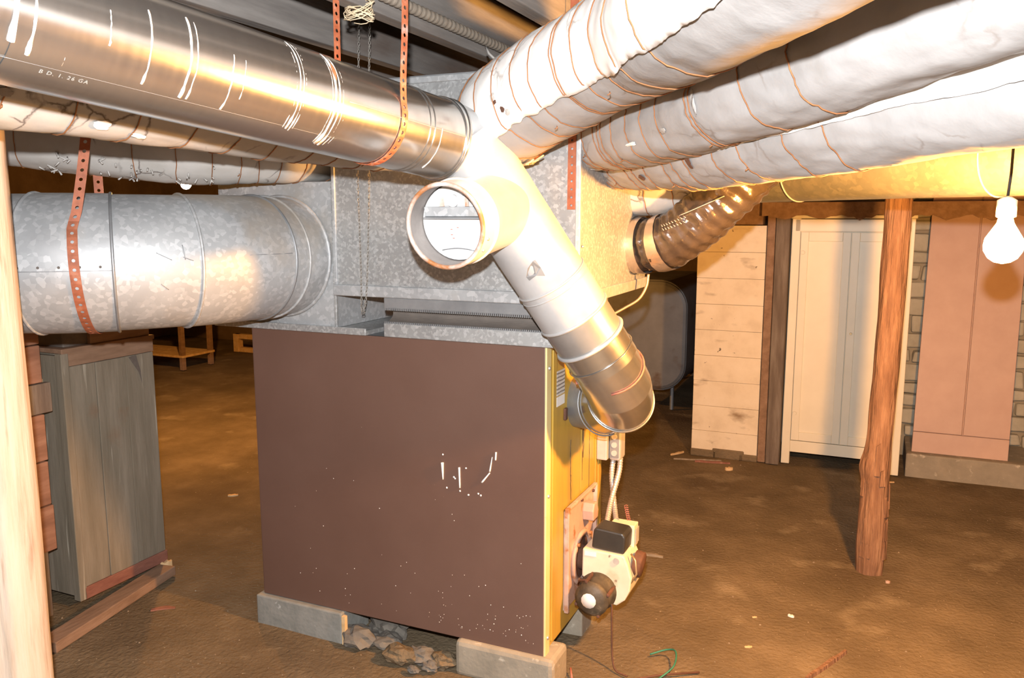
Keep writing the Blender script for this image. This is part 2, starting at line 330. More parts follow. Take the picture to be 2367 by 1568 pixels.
# ================================================================== SETTING
S0, S1, T0, T1 = -8.5, 4.2, -5.0, 6.4
def gh(s, t):
    return .012 * noise.noise(Vector((s * .9, t * .9, 0))) + .006 * noise.noise(Vector((s * 3.5, t * 3.5, 4))) - .008
mb = MB(); st = .085; ns = int((S1 - S0) / st); nt_ = int((T1 - T0) / st)
mb.add([(S0 + i * st, T0 + j * st, gh(S0 + i * st, T0 + j * st)) for j in range(nt_ + 2) for i in range(ns + 2)],
       [(j * (ns + 2) + i, j * (ns + 2) + i + 1, (j + 1) * (ns + 2) + i + 1, (j + 1) * (ns + 2) + i) for j in range(nt_ + 1) for i in range(ns + 1)], True)
single(mb, 'floor', G['dirt'], 'brown earth floor strewn with crumbs', 'floor', (0, 0, 0), kind='structure')
def wallbox(name, x0, x1, y0, y1, mat, label, z1=2.5):
    return single(MB().box(x0, x1, y0, y1, -.05, z1), name, mat, label, 'wall', ((x0 + x1) / 2, (y0 + y1) / 2, 0), kind='structure')
wallbox('wall_back', S0, .3, T1 - .2, T1, G['farwall'], 'rough far foundation wall in warm gloom')
wallbox('wall_left', S0, S0 + .2, T0, T1, G['farwall'], 'rough foundation wall at the far left')
wallbox('wall_front', S0, S1, T0, T0 + .2, G['farwall'], 'rough foundation wall behind the camera')
# right-hand stone wall with its separate stones
wr = thing('wall_right', 'pale rubble stone wall behind the wardrobe and pink panel', 'wall', (2.2, 3.85, 0), kind='structure')
MB().box(.3, S1, 3.82, 4.05, -.05, 2.5).build('mortar_bed', G['mortar'], wr)
random.seed(4)
zz = .14
while zz < 2.3:
    hh = random.uniform(.085, .14); ss = 1.12 + random.uniform(-.1, .1)
    while ss < 2.9:
        ww = random.uniform(.14, .34)
        d = random.uniform(0, .03)
        m = MB().box(ss + .008, ss + ww - .008, 3.76 + d, 3.86, zz + .007, zz + hh - .007)
        for v in m.v: v += Vector((random.uniform(-.012, .012), random.uniform(-.008, .008), random.uniform(-.012, .012)))
        m.build('stone', G['wallstone'], wr, bev=.012)
        ss += ww
    zz += hh
wallbox('wall_alcove', .3, .45, 4.0, T1, G['farwall'], 'side of the dark alcove behind the whitewashed pier')
wallbox('wall_side', S1 - .2, S1, T0, 4.0, G['farwall'], 'rough foundation wall at the far right')
# ceiling: joists and boards
ce = thing('ceiling', 'dusty wooden joists and floorboards overhead', 'ceiling', (0, 0, 2.3), kind='structure')
random.seed(9)
for k in range(-16, 10):
    s = -.79 + .412 * k
    if s < S0 + .3 or s > S1 - .3: continue
    dz = random.uniform(-.008, .012)
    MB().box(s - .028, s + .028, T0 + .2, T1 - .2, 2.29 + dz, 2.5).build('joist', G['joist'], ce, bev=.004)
t = -2.0
while t < 3.4:
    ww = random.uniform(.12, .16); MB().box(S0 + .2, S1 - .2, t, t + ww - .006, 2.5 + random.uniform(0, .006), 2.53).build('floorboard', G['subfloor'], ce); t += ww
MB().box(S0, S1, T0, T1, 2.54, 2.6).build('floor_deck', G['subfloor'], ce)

# ================================================================== FURNACE
FL, FWD, FZ0, FZ1 = 1.274, .65, .12, 1.255
fu = thing('furnace', 'large warm-air furnace with brown side panel and mustard front', 'furnace', (-FL / 2, FWD / 2, FZ0))
MB().box(-FL + .01, -.016, .008, FWD - .008, FZ0 + .005, FZ1 - .004).build('inner_casing', G['galv_dark'], fu)
MB().box(-FL, -.002, -.004, .008, FZ0 + .0, FZ1).build('side_panel', G['brown'], fu, bev=.003)
MB().box(-FL, -.002, FWD - .008, FWD, FZ0, FZ1).build('side_panel', G['brown'], fu, bev=.003)
MB().box(-FL, -.02, 0, FWD, FZ1 - .006, FZ1).build('top_panel', G['galv_dark'], fu)
MB().box(-FL - .004, -FL + .01, 0, FWD, FZ0, FZ1).build('back_panel', G['brown'], fu)
MB().box(-.016, -.006, .04, FWD - .01, FZ0 + .005, FZ1 - .004).build('front_panel', G['yellow'], fu, bev=.002)
tag(MB().box(-.02, .004, -.002, .042, FZ0 - .005, FZ1).build('corner_trim', G['cream'], fu, bev=.003), 'cream edge strip')
MB().box(-.02, .0, FWD - .04, FWD, FZ0, FZ1).build('corner_trim', G['yellow'], fu, bev=.003)
MB().box(-.007, -.001, .075, .11, FZ0 + .02, FZ1 - .02).build('front_rib', G['yellow'], fu, bev=.003)
MB().box(-.007, -.003, .395, .402, FZ0 + .5, FZ1 - .1).build('front_seam', G['yellow'], fu)
MB().box(-.007, .0, .57, .60, FZ0 + .02, FZ1 - .02).build('front_rib', G['yellow'], fu, bev=.003)
for z in (.185, .72, 1.18): MB().cyl((.003, .02, z), (.009, .02, z), .008, .006, 10).build('screw', G['conduit'], fu)
# paint runs and scuffs on the brown panel
def run(s0, z0, s1, z1, w0, w1, nm='paint_run'):
    MB().rope([(s0 + (s1 - s0) * k / 6, -.0055, z0 + (z1 - z0) * k / 6) for k in range(7)], .004, 6, rf=lambda i: w0 + (w1 - w0) * i / 6).build(nm, G['paint'], fu)
for q in [(-.407, .800, -.405, .735, .006, .0025), (-.337, .79, -.335, .712, .004, .003), (-.188, .865, -.19, .835, .0035, .003), (-.203, .845, -.213, .79, .0015, .0035),
          (-.213, .785, -.245, .745, .0025, .004)]: run(*q)
random.seed(21)
m = MB()
for k in range(90):
    s = random.uniform(-1.1, -.03) if k > 50 else random.gauss(-.22, .16); z = .16 + abs(random.gauss(0, .07 if k < 60 else .3)); 
    if s > -.02 or z > .75: continue
    m.rock((s, -.0045, z), random.uniform(.0006, .0022), .0008, random.uniform(.0006, .0026), k, 1)
for s, z in [(-.36, .75), (-.355, .745), (-.31, .79), (-.26, .70), (-.25, .695), (-.3, .69), (-.39, .705), (-.405, .83), (-.335, .7)]:
    m.rock((s, -.0045, z), .004, .0015, .004, s * 100, 1)
tag(m.build('paint_specks', G['paint'], fu), kind='stuff')
# label on the front, above the flue
MB().box(-.006, -.0045, .12, .20, 1.06, 1.15).build('rating_label', G['label_print'], fu)
MB().box(-.006, -.0045, .12, .20, 1.02, 1.055).build('rating_label', G['label'], fu)
MB().box(-.006, .004, .19, .215, .955, 1.0).build('latch', G['darkrust'], fu, bev=.003)
MB().box(-.006, -.002, .40, .44, .93, .965).build('vent_hole', G['black'], fu)
for y, z0_, z1_, w_ in ((.275, .70, .86, .004), (.28, .62, .72, .003), (.41, .66, .93, .006), (.425, .75, .9, .004), (.50, .55, .85, .002), (.585, .5, .95, .003)):
    m = MB(); n = 14; pl_ = []
    for k in range(n + 1): pl_.append((y + .006 * noise.noise(Vector((k * .5, y * 20, 0))) - w_ * (.5 + .5 * math.sin(PI * k / n)), z0_ + (z1_ - z0_) * k / n))
    for k in range(n, -1, -1): pl_.append((y + .006 * noise.noise(Vector((k * .5, y * 20, 0))) + w_ * (.3 + .7 * abs(noise.noise(Vector((k * .9, y * 9, 3))))), z0_ + (z1_ - z0_) * k / n))
    m.prism(pl_, 0, -.0065, -.0048); m.build('oil_streak', G['greasy'], fu)
# burner mounting plate
bp = MB().box(-.006, .004, .205, .545, .2, .6).build('burner_plate', G['pinkplate'], fu, bev=.003)
for y0, y1 in ((.2, .218), (.533, .551)): MB().box(0, .018, y0, y1, .195, .605).build('plate_rim', G['pinkplate'], bp, bev=.003)
MB().box(0, .016, .2, .55, .6, .612).build('plate_rim', G['pinkplate'], bp, bev=.003)
m = MB(); m.prism([(.40, .50), (.455, .50), (.46, .535), (.445, .57), (.41, .57), (.395, .54)], 0, .002, .05); m.build('view_port_cover', G['pinkplate'], bp, bev=.005)
for y, z in ((.23, .585), (.52, .585), (.23, .22), (.52, .22), (.38, .59)): MB().cyl((.003, y, z), (.012, y, z), .007, .006, 8).build('bolt', G['darkrust'], bp)

# concrete blocks and rubble under the furnace
single(MB().box(-.352, .045, -.03, .13, -.02, .122), 'concrete_block', G['concrete'], 'tan concrete block under the front corner of the furnace', 'concrete block', (-.15, .15, 0), bev=.018)
bl = MB().box(-1.30, -.868, -.026, .17, -.02, .118)
single(bl, 'concrete_block', G['concrete_grey'], 'grey concrete block under the rear end of the furnace', 'concrete block', (-1.08, .07, 0), bev=.006)
single(MB().box(-.864, -.848, -.03, -.012, -.01, .11), 'wood_shim', G['chip'], 'thin wooden shim stood against the grey concrete block', 'shim', (-.856, -.02, 0))
single(MB().box(-1.3, -.868, .40, .62, -.02, .118), 'concrete_block', G['concrete_grey'], 'concrete block in shadow under the far rear corner of the furnace', 'concrete block', (-1.08, .5, 0), bev=.006)
single(MB().box(-.35, .0, .42, .66, -.02, .118), 'concrete_block', G['concrete'], 'concrete block in shadow under the far front corner of the furnace', 'concrete block', (-.18, .5, 0), bev=.006)
random.seed(5)
rub = [(-.80, .0, .07, 'grey chunk of rubble beside the wooden shim'), (-.68, .02, .055, 'flat dark stone under the middle of the furnace'), (-.58, -.05, .06, 'brown lump of dirt and stone before the furnace gap'),
       (-.5, -.02, .055, 'rounded rubble stone in the furnace gap'), (-.44, -.06, .032, 'small tan stone by the tan concrete block'), (-.41, -.01, .05, 'dark stone touching the tan concrete block'),
       (-.49, -.10, .022, 'tiny reddish stone in front of the furnace gap'), (-.73, .12, .08, 'big dark rubble stone far under the furnace')]
for k, (s, t, r, lb) in enumerate(rub):
    single(MB().rock((s, t, r * .35), r * 1.1, r * .8, r * .6, k + 1, 3), 'rubble_stone', G['rubble'] if k % 3 != 2 else G['dirt'], lb, 'stone', (s, t, 0), 'rubble under the furnace')

# ================================================================== OIL BURNER
bu = thing('oil_burner', 'cream oil burner with black transformer and greasy round motor', 'burner', (.13, .36, .2))
m = MB(); m.lathe((.0, .37, .36), (1, 0, 0), [(.004, .105), (.012, .112), (.02, .108), (.022, .088), (.006, .086)], 40); m.build('mounting_flange', G['pinkplate'], bu)
MB().cyl((.004, .37, .36), (.009, .37, .36), .088, None, 32).build('flange_recess', G['darkrust'], bu)
m = MB(); m.lathe((.0, .37, .36), (1, 0, 0), [(.0, .05), (.05, .052), (.055, .062), (.07, .062), (.09, .055)], 32); m.build('blast_tube', G['darkrust'], bu)
# housing: block with a round snail underside
poly = [(.052, .443), (.215, .438), (.232, .40), (.246, .35), (.24, .30), (.222, .262), (.19, .235), (.165, .24), (.15, .262), (.12, .30), (.05, .33)]
MB().prism(poly, 1, .26, .42).build('housing', G['burner'], bu, bev=.006)
MB().cyl((.187, .255, .415), (.187, .26, .415), .0125, None, 20).build('knockout', G['boxgrey'], bu)
MB().box(.062, .108, .257, .2595, .418, .436).build('data_label', G['label'], bu)
# motor on the near face
m = MB(); m.lathe((.118, .262, .285), (0, -1, 0), [(0, .072), (.012, .074), (.02, .064), (.07, .062), (.076, .066), (.084, .066), (.09, .056), (.098, .05), (.1, 0)], 36); mo = m.build('motor', G['greasy'], bu)
m = MB(); m.lathe((.112, .1605, .285), (0, -1, 0), [(0, .029), (.0025, .029), (.0025, 0)], 12); m.build('motor_label', G['label'], mo)
for a in (.4, 1.9, 3.6, 5.1): MB().box(.118 + .068 * math.cos(a) - .006, .118 + .068 * math.cos(a) + .006, .175, .262, .285 + .068 * math.sin(a) - .006, .285 + .068 * math.sin(a) + .006).build('motor_lug', G['darkrust'], mo, bev=.003)
m = MB(); m.prism([(.083, .446), (.212, .438), (.216, .505), (.205, .520), (.1, .528), (.09, .518)], 1, .272, .375); m.build('transformer', G['black'], bu, bev=.012)
MB().box(.125, .222, .378, .435, .425, .516).build('control_box', G['burner'], bu, bev=.004)
MB().box(.224, .2265, .385, .43, .44, .5).build('control_cover', G['boxgrey'], bu)
m = MB(); m.lathe((.235, .34, .385), (1, 0, -.15), [(0, .05), (.03, .05), (.034, .045), (.036, 0)], 24); m.build('fuel_pump', G['darkrust'], bu)
m = MB(); m.rope([(.235, .29, .44), (.255, .28, .42), (.262, .275, .37), (.24, .268, .33)], .004, 6); m.build('oil_line', G['copper'], bu)
m = MB(); m.rope([(.12, .2, .335), (.09, .19, .35), (.055, .22, .33), (.04, .25, .30)], .004, 6); m.build('motor_lead', G['darkrust'], bu)
for y, z in ((.30, .435), (.44, .435), (.37, .27), (.31, .29)): MB().cyl((.02, y, z), (.03, y, z), .009, .008, 8).build('flange_nut', G['rustwire'], bu)

# switch box and flexible conduits
sb = thing('switch_box', 'grey metal switch box on the far edge of the mustard front', 'switch box', (.05, .6, .69))
MB().box(.0, .045, .575, .69, .70, .835).build('back_box', G['boxgrey'], sb, bev=.005)
MB().box(.045, .095, .60, .68, .695, .83).build('cover', G['boxgrey'], sb, bev=.012)
MB().box(.05, .09, .596, .6, .71, .82).build('side_plate', G['galv_dark'], sb, bev=.002)
for z in (.73, .765, .8): MB().cyl((.07, .597, z), (.07, .592, z), .012, None, 12).build('knockout', G['boxgrey'], sb)
def conduit(name, pts, label, r=.011):
    t = Tube(pts, True, 10)
    m = MB(); t.skin(m, r, dv=.0035, seg=12, rf=lambda v, a: r * (1 + .10 * math.sin(v * 2 * PI / .011)))
    return single(m, name, G['conduit'], label, 'conduit', pts[-1])
conduit('flexible_conduit', [(.06, .66, 1.1), (.055, .66, .98), (.06, .65, .9), (.065, .645, .83)], 'ribbed conduit rising behind the flue elbow, nearer the mustard panel')
conduit('flexible_conduit', [(.13, .63, 1.1), (.105, .63, .98), (.085, .635, .9), (.075, .64, .83)], 'ribbed conduit rising behind the flue elbow, outer one')
conduit('flexible_conduit', [(.055, .64, .70), (.055, .62, .62), (.085, .57, .5), (.125, .45, .47), (.14, .42, .5), (.14, .41, .52)][:3] + [(.13, .46, .46), (.14, .41, .515)], 'ribbed conduit from switch box to the control box')
conduit('flexible_conduit', [(.085, .64, .70), (.085, .62, .64), (.075, .55, .54), (.09, .44, .47), (.10, .40, .46)], 'ribbed conduit crossing behind, down to the transformer')
m = MB(); m.rope([(.16 + .03 * k / 40 + .008 * math.cos(k * 1.3), .47 - .05 * k / 40, .56 - .05 * k / 40 + .004 * math.sin(k * 1.3)) for k in range(60)], .0016, 5)
single(m, 'coiled_wire', G['redwire'], 'thin coiled red-brown wire behind the control box', 'wire', (.19, .42, .5))

# ================================================================== PLENUM, CONNECTOR, RETURN BOX
PZ0, PZ1, PS0, PS1, PT = 1.42, 2.175, -.862, .113, .864
pl = thing('supply_plenum', 'big spangled galvanised plenum box above the furnace', 'plenum', (-.4, .43, PZ0))
MB().box(PS0, PS1, 0, PT, PZ0, PZ1).build('body', G['galv'], pl, bev=.004)
MB().box(PS0 - .004, PS1 + .005, -.012, .006, PZ0 - .018, PZ0 + .024).build('bottom_flange', G['galv_duct'], pl, bev=.004)
MB().box(PS1 - .006, PS1 + .008, -.008, PT + .006, PZ0 - .018, PZ0 + .024).build('bottom_flange', G['galv_duct'], pl, bev=.004)
MB().box(PS1 - .012, PS1 + .006, -.007, .008, PZ0, PZ1).build('corner_seam', G['galv_duct'], pl, bev=.003)
MB().box(PS0 - .003, PS0 + .012, -.006, .008, PZ0, PZ1).build('corner_seam', G['galv_duct'], pl, bev=.003)
MB().box(PS0 - .006, PS1 + .006, -.008, .01, PZ1 - .016, PZ1 + .006).build('top_flange', G['galv_duct'], pl, bev=.003)
MB().box(PS0 - .003, PS1, .0, PT, PZ1 + .0, PZ1 + .01).build('top_sheet', G['galv_dark'], pl)
for z in (1.6, 1.9): MB().cyl((PS1 + .003, .03, z), (PS1 + .008, .03, z), .005, .004, 8).build('screw', G['conduit'], pl)

fc = thing('flexible_connector', 'grey canvas connector strip with metal bands between furnace and plenum', 'duct connector', (-.32, .05, FZ1))
poly = []
for k in range(13):
    u = k / 12; poly.append((.0 + .05 * math.sin(PI * u) ** .8, 1.305 + .07 * u))
ins = [(.3, 1.375), (.3, 1.305)]
MB().prism(poly + ins, 0, -.64, .02).build('canvas', G['canvas'], fc)
MB().box(-.645, .03, -.006, .012, 1.362, 1.402).build('metal_band', G['galv_dark'], fc, bev=.003)
MB().box(-.645, .03, -.01, .012, 1.256, 1.308).build('metal_band', G['galv'], fc, bev=.003)
m = MB()
for k in range(84):
    s = -.64 + k * .0079
    m.box(s, s + .004, -.007, -.002, 1.355, 1.364); m.box(s, s + .004, -.011, -.004, 1.306, 1.314)
tag(m.build('crimp_teeth', G['galv_dark'], fc), kind='stuff')
MB().box(.022, .032, -.0, .6, 1.256, 1.402).build('side_band', G['galv_dark'], fc, bev=.003)

rb = thing('return_box', 'narrow galvanised return-air box beside the plenum', 'duct box', (-1.1, .3, FZ1))
MB().box(-1.43, -.869, .012, .62, 1.275, 1.83).build('body', G['galv_duct'], rb, bev=.003)
MB().box(-.876, -.864, .004, .016, 1.275, 1.83).build('corner_seam', G['galv'], rb, bev=.002)
MB().box(-1.46, -.722, -.012, .62, 1.2555, 1.274).build('base_tray', G['galv'], rb, bev=.003)
MB().box(-1.46, -.722, -.016, -.008, 1.2555, 1.283).build('tray_lip', G['galv'], rb, bev=.003)

# big gored return elbow
RC, RR = .80, .2275
def elb(th): return (-1.115 - RC + RC * math.cos(th), -.06 - RC * math.sin(th), 1.545)
pts = [(-1.115, .012, 1.545), (-1.115, -.02, 1.545)] + [elb(math.radians(d)) for d in range(0, 91, 3)] + [(-1.115 - RC - x, -.06 - RC, 1.545) for x in (.3, .6, 1., 1.6)]
de = thing('return_duct', 'huge round galvanised gored elbow duct feeding the return box', 'duct', (-1.115, -.02, 1.3))
et = Tube(pts, False)
def arc(d): return .072 + RC * math.radians(d)
cuts = [0, arc(7), arc(27), arc(42), arc(58), arc(74), arc(90), et.L]
for k in range(len(cuts) - 1):
    m = MB(); ring = RR + (.003 if k % 2 else 0)
    et.skin(m, ring, cuts[k], cuts[k + 1], dv=.04, seg=56); m.build('gore', G['galv_duct'], de)
for k, v in enumerate(cuts[1:-1]):
    m = MB(); et.ring(m, v, RR + .003, .0055, seg=56); m.build('standing_seam', G['galv_dark'] if k in (0, 2) else G['galv_duct'], de)
m = MB(); et.ring(m, .012, RR + .002, .008, seg=56); m.build('collar_bead', G['galv_duct'], de)
m = MB(); et.ring(m, arc(3), RR + .002, .005, seg=56); m.build('collar_bead', G['galv_duct'], de)
SIDE = math.radians(90)
def surf_line(tube, r, v0, v1, a0, a1, rad, n=20):
    return [tube.pt(v0 + (v1 - v0) * k / n, a0 + (a1 - a0) * k / n, r) for k in range(n + 1)]
sgn = 1
test = et.pt(arc(40), SIDE, RR)
if (W(*test) - Vector((0, 0, 1.7))).length > (W(*et.pt(arc(40), -SIDE, RR)) - Vector((0, 0, 1.7))).length: sgn = -1
m = MB(); m.rope(surf_line(et, RR + .001, arc(42), arc(58), sgn * math.radians(93), sgn * math.radians(93), 0), .002, 6); m.build('lap_seam', G['galv_dark'], de)
m = MB(); m.rope(surf_line(et, RR + .001, arc(8), arc(18), sgn * math.radians(84), sgn * math.radians(84), 0), .002, 6); m.build('lap_seam', G['galv_dark'], de)
for k in range(5):
    p = et.pt(arc(44 + 3.2 * k), sgn * math.radians(90), RR); q = et.pt(arc(44 + 3.2 * k), sgn * math.radians(90), RR + .004); MB().cyl(p, q, .005, .004, 8).build('rivet', G['canvas'], de)
# chalk-like pencil strokes on the second gore
for (va, aa, vb, ab) in [(35, 80, 32.5, 86), (30.5, 84, 28.8, 87), (34.5, 105, 33.2, 110), (30.5, 74, 30.2, 86)]:
    m = MB(); m.rope(surf_line(et, RR + .0035, arc(va), arc(vb), sgn * math.radians(aa), sgn * math.radians(ab), 0, 8), .0012, 4); m.build('pencil_mark', G['galv_dark'], de)

# ================================================================== FLUE PIPE
FR = .1175
top = (-.126, -.277, 1.871); low = (.204, .027, 1.212)
flue = thing('flue_pipe', 'diagonal pale flue pipe with open tee rising from the furnace front', 'flue pipe', (.1, .2, .9))
dg = Tube([(-.16, -.31, 1.93), low, (.232, .08, 1.125), (.218, .17, 1.06), (.13, .27, 1.015), (-.006, .352, 1.0)], False)
Ld = dg.l[1]
m = MB(); dg.skin(m, FR, .0, Ld * .62, dv=.05, seg=44); m.build('tee_body', G['flue_matte'], flue)
m = MB(); dg.skin(m, FR + .002, Ld * .60, Ld * .76, dv=.05, seg=44); m.build('pipe_section', G['flue_matte'], flue)
m = MB(); dg.skin(m, FR - .001, Ld * .76, Ld * .88, dv=.05, seg=44); m.build('pipe_section', G['flue_dull'], flue)
m = MB(); dg.skin(m, FR - .002, Ld * .87, dg.l[1], dv=.05, seg=44); m.build('pipe_section', G['flue'], flue)
m = MB(); dg.skin(m, FR - .002, dg.l[1] - .001, dg.l[2], dv=.03, seg=44); m.build('elbow_section', G['flue'], flue)
m = MB(); dg.skin(m, FR - .002, dg.l[2] - .001, dg.l[3], dv=.03, seg=44); m.build('elbow_gore', G['flue'], flue)
m = MB(); dg.skin(m, FR - .004, dg.l[3], dg.l[4], dv=.03, seg=44); m.build('elbow_gore', G['flue'], flue)
m = MB(); dg.skin(m, FR - .012, dg.l[4], dg.L, dv=.03, seg=44); m.build('furnace_collar', G['galv_dark'], flue)
for v, rr, mt in ((Ld * .60, .004, 'flue_matte'), (Ld * .625, .003, 'flue_matte'), (Ld * .76, .006, 'flue_matte'), (Ld * .88, .007, 'flue_matte'), (Ld * .96, .002, 'flue'), (dg.l[3], .004, 'flue'), (dg.l[4], .003, 'galv_dark')):
    m = MB(); dg.ring(m, v, FR + .001, rr, seg=56); m.build('bead', G[mt], flue)
# torn foil patch on the pipe
def near_angle(t, v, r): return min((math.radians(d) for d in range(-180, 180, 3)), key=lambda a: (W(*t.pt(v, a, r)) - Vector((0, 0, 1.7))).length)
na = near_angle(dg, Ld * .47, FR); sg2 = 1 if W(*dg.pt(Ld * .47, na + .4, FR)).x < W(*dg.pt(Ld * .47, na, FR)).x else -1
m = MB(); m.add([dg.pt(Ld * .47 + dv_, na + sg2 * da, FR + .0012) for dv_, da in ((.0, .05), (.0, .12), (.012, .34), (.035, .52), (.05, .50), (.045, .26), (.06, .06), (.03, .04))], [(0, 1, 2, 3, 4, 5, 6, 7)]); m.build('peeled_foil', G['galv_dark'], flue, solid=.001)
# tee branch with draught regulator
bc, bT, bU, bS = dg.at(Ld * .25)
b0 = Vector((-.066, -.24, 1.722)); b1 = Vector((-.061, -.601, 1.673))
bt = Tube([b0, b1], False); BL = bt.L
m = MB(); bt.skin(m, FR - .002, 0, BL - .085, dv=.05, seg=48); m.build('tee_branch', G['flue_matte'], flue)
reg = thing('draught_regulator', 'round barometric damper ring with swinging flap in the open tee', 'damper', tuple(b1), None)
m = MB(); bt.skin(m, FR + .001, BL - .09, BL, dv=.03, seg=48); m.build('collar', G['white_metal'], reg)
m = MB(); bt.skin(m, FR - .009, BL - .13, BL, dv=.03, seg=48); m.build('inner_wall', G['inside'], reg)
m = MB(); bt.ring(m, BL, FR - .004, .0065, seg=64, sides=8); m.build('front_lip', G['rustrim'], reg)
m = MB(); bt.ring(m, BL - .088, FR + .001, .005, seg=64, sides=8); m.build('rear_bead', G['white_metal'], reg)
vd = BL - .072
m = MB(); bt.disc(m, vd, FR - .012, 0, 40); fp = m.build('flap', G['white_metal'], reg, solid=.002)
def onflap(x, y, d=0):   # x to the right as seen from the open end, y up
    c, T, U, S = bt.at(vd); return c + S * x * XS + U * y + T * d
c, T, U, S = bt.at(vd); XS = 1 if (A.x * 0 + S.x) > 0 else -1
def plate(x0, x1, y0, y1, d0, d1):
    m = MB(); vs_ = [onflap(x, y, d) for d in (d0, d1) for y in (y0, y1) for x in (x0, x1)]
    return m.add(vs_, [(0, 2, 3, 1), (4, 5, 7, 6), (0, 1, 5, 4), (2, 6, 7, 3), (0, 4, 6, 2), (1, 3, 7, 5)])
plate(-.094, .094, .018, .045, .003, .012).build('hinge_bar', G['galv_duct'], reg, bev=.002)
plate(-.094, .094, .012, .017, .003, .02).build('hinge_rod', G['galv_dark'], reg)
plate(-.045, .04, .047, .075, .003, .008).build('weight_bracket', G['white_metal'], reg, bev=.002)
plate(-.047, -.03, .046, .074, .008, .012).build('bracket_ear', G['rustrim'], reg)
plate(.035, .046, .046, .074, .008, .012).build('bracket_ear', G['rustrim'], reg)
m = MB(); m.cyl(onflap(0, .062, .008), onflap(0, .062, .018), .017, None, 24); m.build('counterweight', G['white_metal'], reg, bev=.003)
m = MB(); m.rope([onflap(-.05 + .1 * k / 8, -.078 + .006 * math.sin(k * PI / 8), .003) for k in range(9)], .0015, 5); m.build('flap_crease', G['galv_dark'], reg)
for x, y in ((-.02, -.02), (-.02, -.035), (-.015, -.045), (.0, -.015)): plate(x, x + .006, y, y + .002, .002, .0022).build('red_mark', G['redwire'], reg)
for a in (1.9, 2.2): 
    p = bt.pt(BL - .03, XS * a, FR + .001); q = bt.pt(BL - .03, XS * a, FR + .005); MB().cyl(p, q, .005, .004, 8).build('screw', G['rustrim'], reg)

# horizontal flue run to the left
hr = thing('flue_run', 'shiny horizontal flue pipe with white paint drips, upper left', 'flue pipe', (-.2, -.4, 1.85))
ht = Tube([(-.155, -.285, 1.895), (-.195, -.36, 1.925), (-.23, -.55, 1.945), (-.404, -1.576, 2.049), (-.54, -2.4, 2.13)], True, 14)
m = MB(); ht.skin(m, FR + .002, .0, .12, dv=.02, seg=56); m.build('elbow_crimp', G['flue_matte'], hr)
m = MB(); ht.skin(m, FR, .10, .62, dv=.03, seg=64); m.build('pipe_section', G['flue'], hr)
m = MB(); ht.skin(m, FR + .0018, .60, 1.36, dv=.03, seg=64); m.build('pipe_section', G['flue'], hr)
m = MB(); ht.skin(m, FR, 1.34, ht.L, dv=.03, seg=64); m.build('pipe_section', G['flue'], hr)
for v, rr in ((.10, .006), (.125, .004), (.27, .0015), (.29, .0012)):
    m = MB(); ht.ring(m, v, FR + .001, rr, seg=64); m.build('bead', G['flue'], hr)
hs = -1 if (W(*ht.pt(.8, -SIDE, FR)) - Vector((0, 0, 1.7))).length < (W(*ht.pt(.8, SIDE, FR)) - Vector((0, 0, 1.7))).length else 1
def drip(v, a0, a1, w, dv=0, nm='paint_drip', tip=1.5, mat='paint'):
    n = 18; pts = [ht.pt(v + dv * k / n + .002 * noise.noise(Vector((k * .4, v * 9, 0))), hs * math.radians(a0 + (a1 + 14 - a0) * k / n), FR + .0008) for k in range(n + 1)]
    m = MB(); m.rope(pts, w, 6, rf=lambda i: w * (.7 + .4 * noise.noise(Vector((i * .6, v * 20, 2))) + (tip * .25 if i > n - 3 else 0))); m.build(nm, G[mat], hr)
for q in [(1.36, 30, 110, .006), (1.33, 30, 118, .004), (1.20, 75, 92, .0022), (1.12, 62, 118, .0028), (1.035, 55, 122, .0036), (1.02, 58, 122, .0022), (.935, 80, 124, .0028), (.905, 82, 108, .0018),
          (.755, 30, 128, .003), (.745, 32, 130, .0022), (.738, 35, 126, .0016), (.765, 36, 127, .0016), (.645, 30, 140, .0045), (.632, 34, 142, .003), (.655, 40, 138, .002), (.62, 48, 140, .0016), (.61, 60, 135, .0012),
          (1.27, 70, 120, .001), (.24, 90, 140, .0012)]: drip(*q)
m = MB(); m.rope([ht.pt(.644, hs * math.radians(a), FR + .004) for a in range(48, 74, 3)], .005, 6, rf=lambda i: .0045 * math.sin(PI * (i + .5) / 9.5)); m.build('rust_streak', G['rustwire'], hr)
# lengthwise seam
m = MB(); m.rope([ht.pt(.6 + .77 * k / 30, hs * math.radians(139), FR + .0016) for k in range(31)], .0005, 4); m.build('lock_seam', G['galv_dark'], hr)
m = MB(); m.rope([ht.pt(.12 + .48 * k / 20, hs * math.radians(92), FR + .0004) for k in range(21)], .0012, 4); m.build('lock_seam', G['scratch'], hr)
# scribed lettering near the far left end
def scribe(text, v0, a, h, parent):
    cu = bpy.data.curves.new('tmp_text', 'FONT'); cu.body = text; cu.size = h; cu.resolution_u = 2; cu.space_character = 1.25
    to = bpy.data.objects.new('tmp_text', cu); COL.objects.link(to)
    dgp = bpy.context.evaluated_depsgraph_get(); me = bpy.data.meshes.new_from_object(to.evaluated_get(dgp))
    vs_ = []
    for v in me.vertices:
        vs_.append(ht.pt(v0 - v.co.x * 1.0, hs * (math.radians(a) - v.co.y / FR), FR + .0026))
    fs_ = [list(p.vertices) for p in me.polygons]
    bpy.data.objects.remove(to); bpy.data.meshes.remove(me)
    m = MB(); m.add(vs_, fs_); return m.build('scribed_lettering', G['scratch'], parent)
scribe('B D. 1. 26 GA', 1.30, 146, .012, hr)

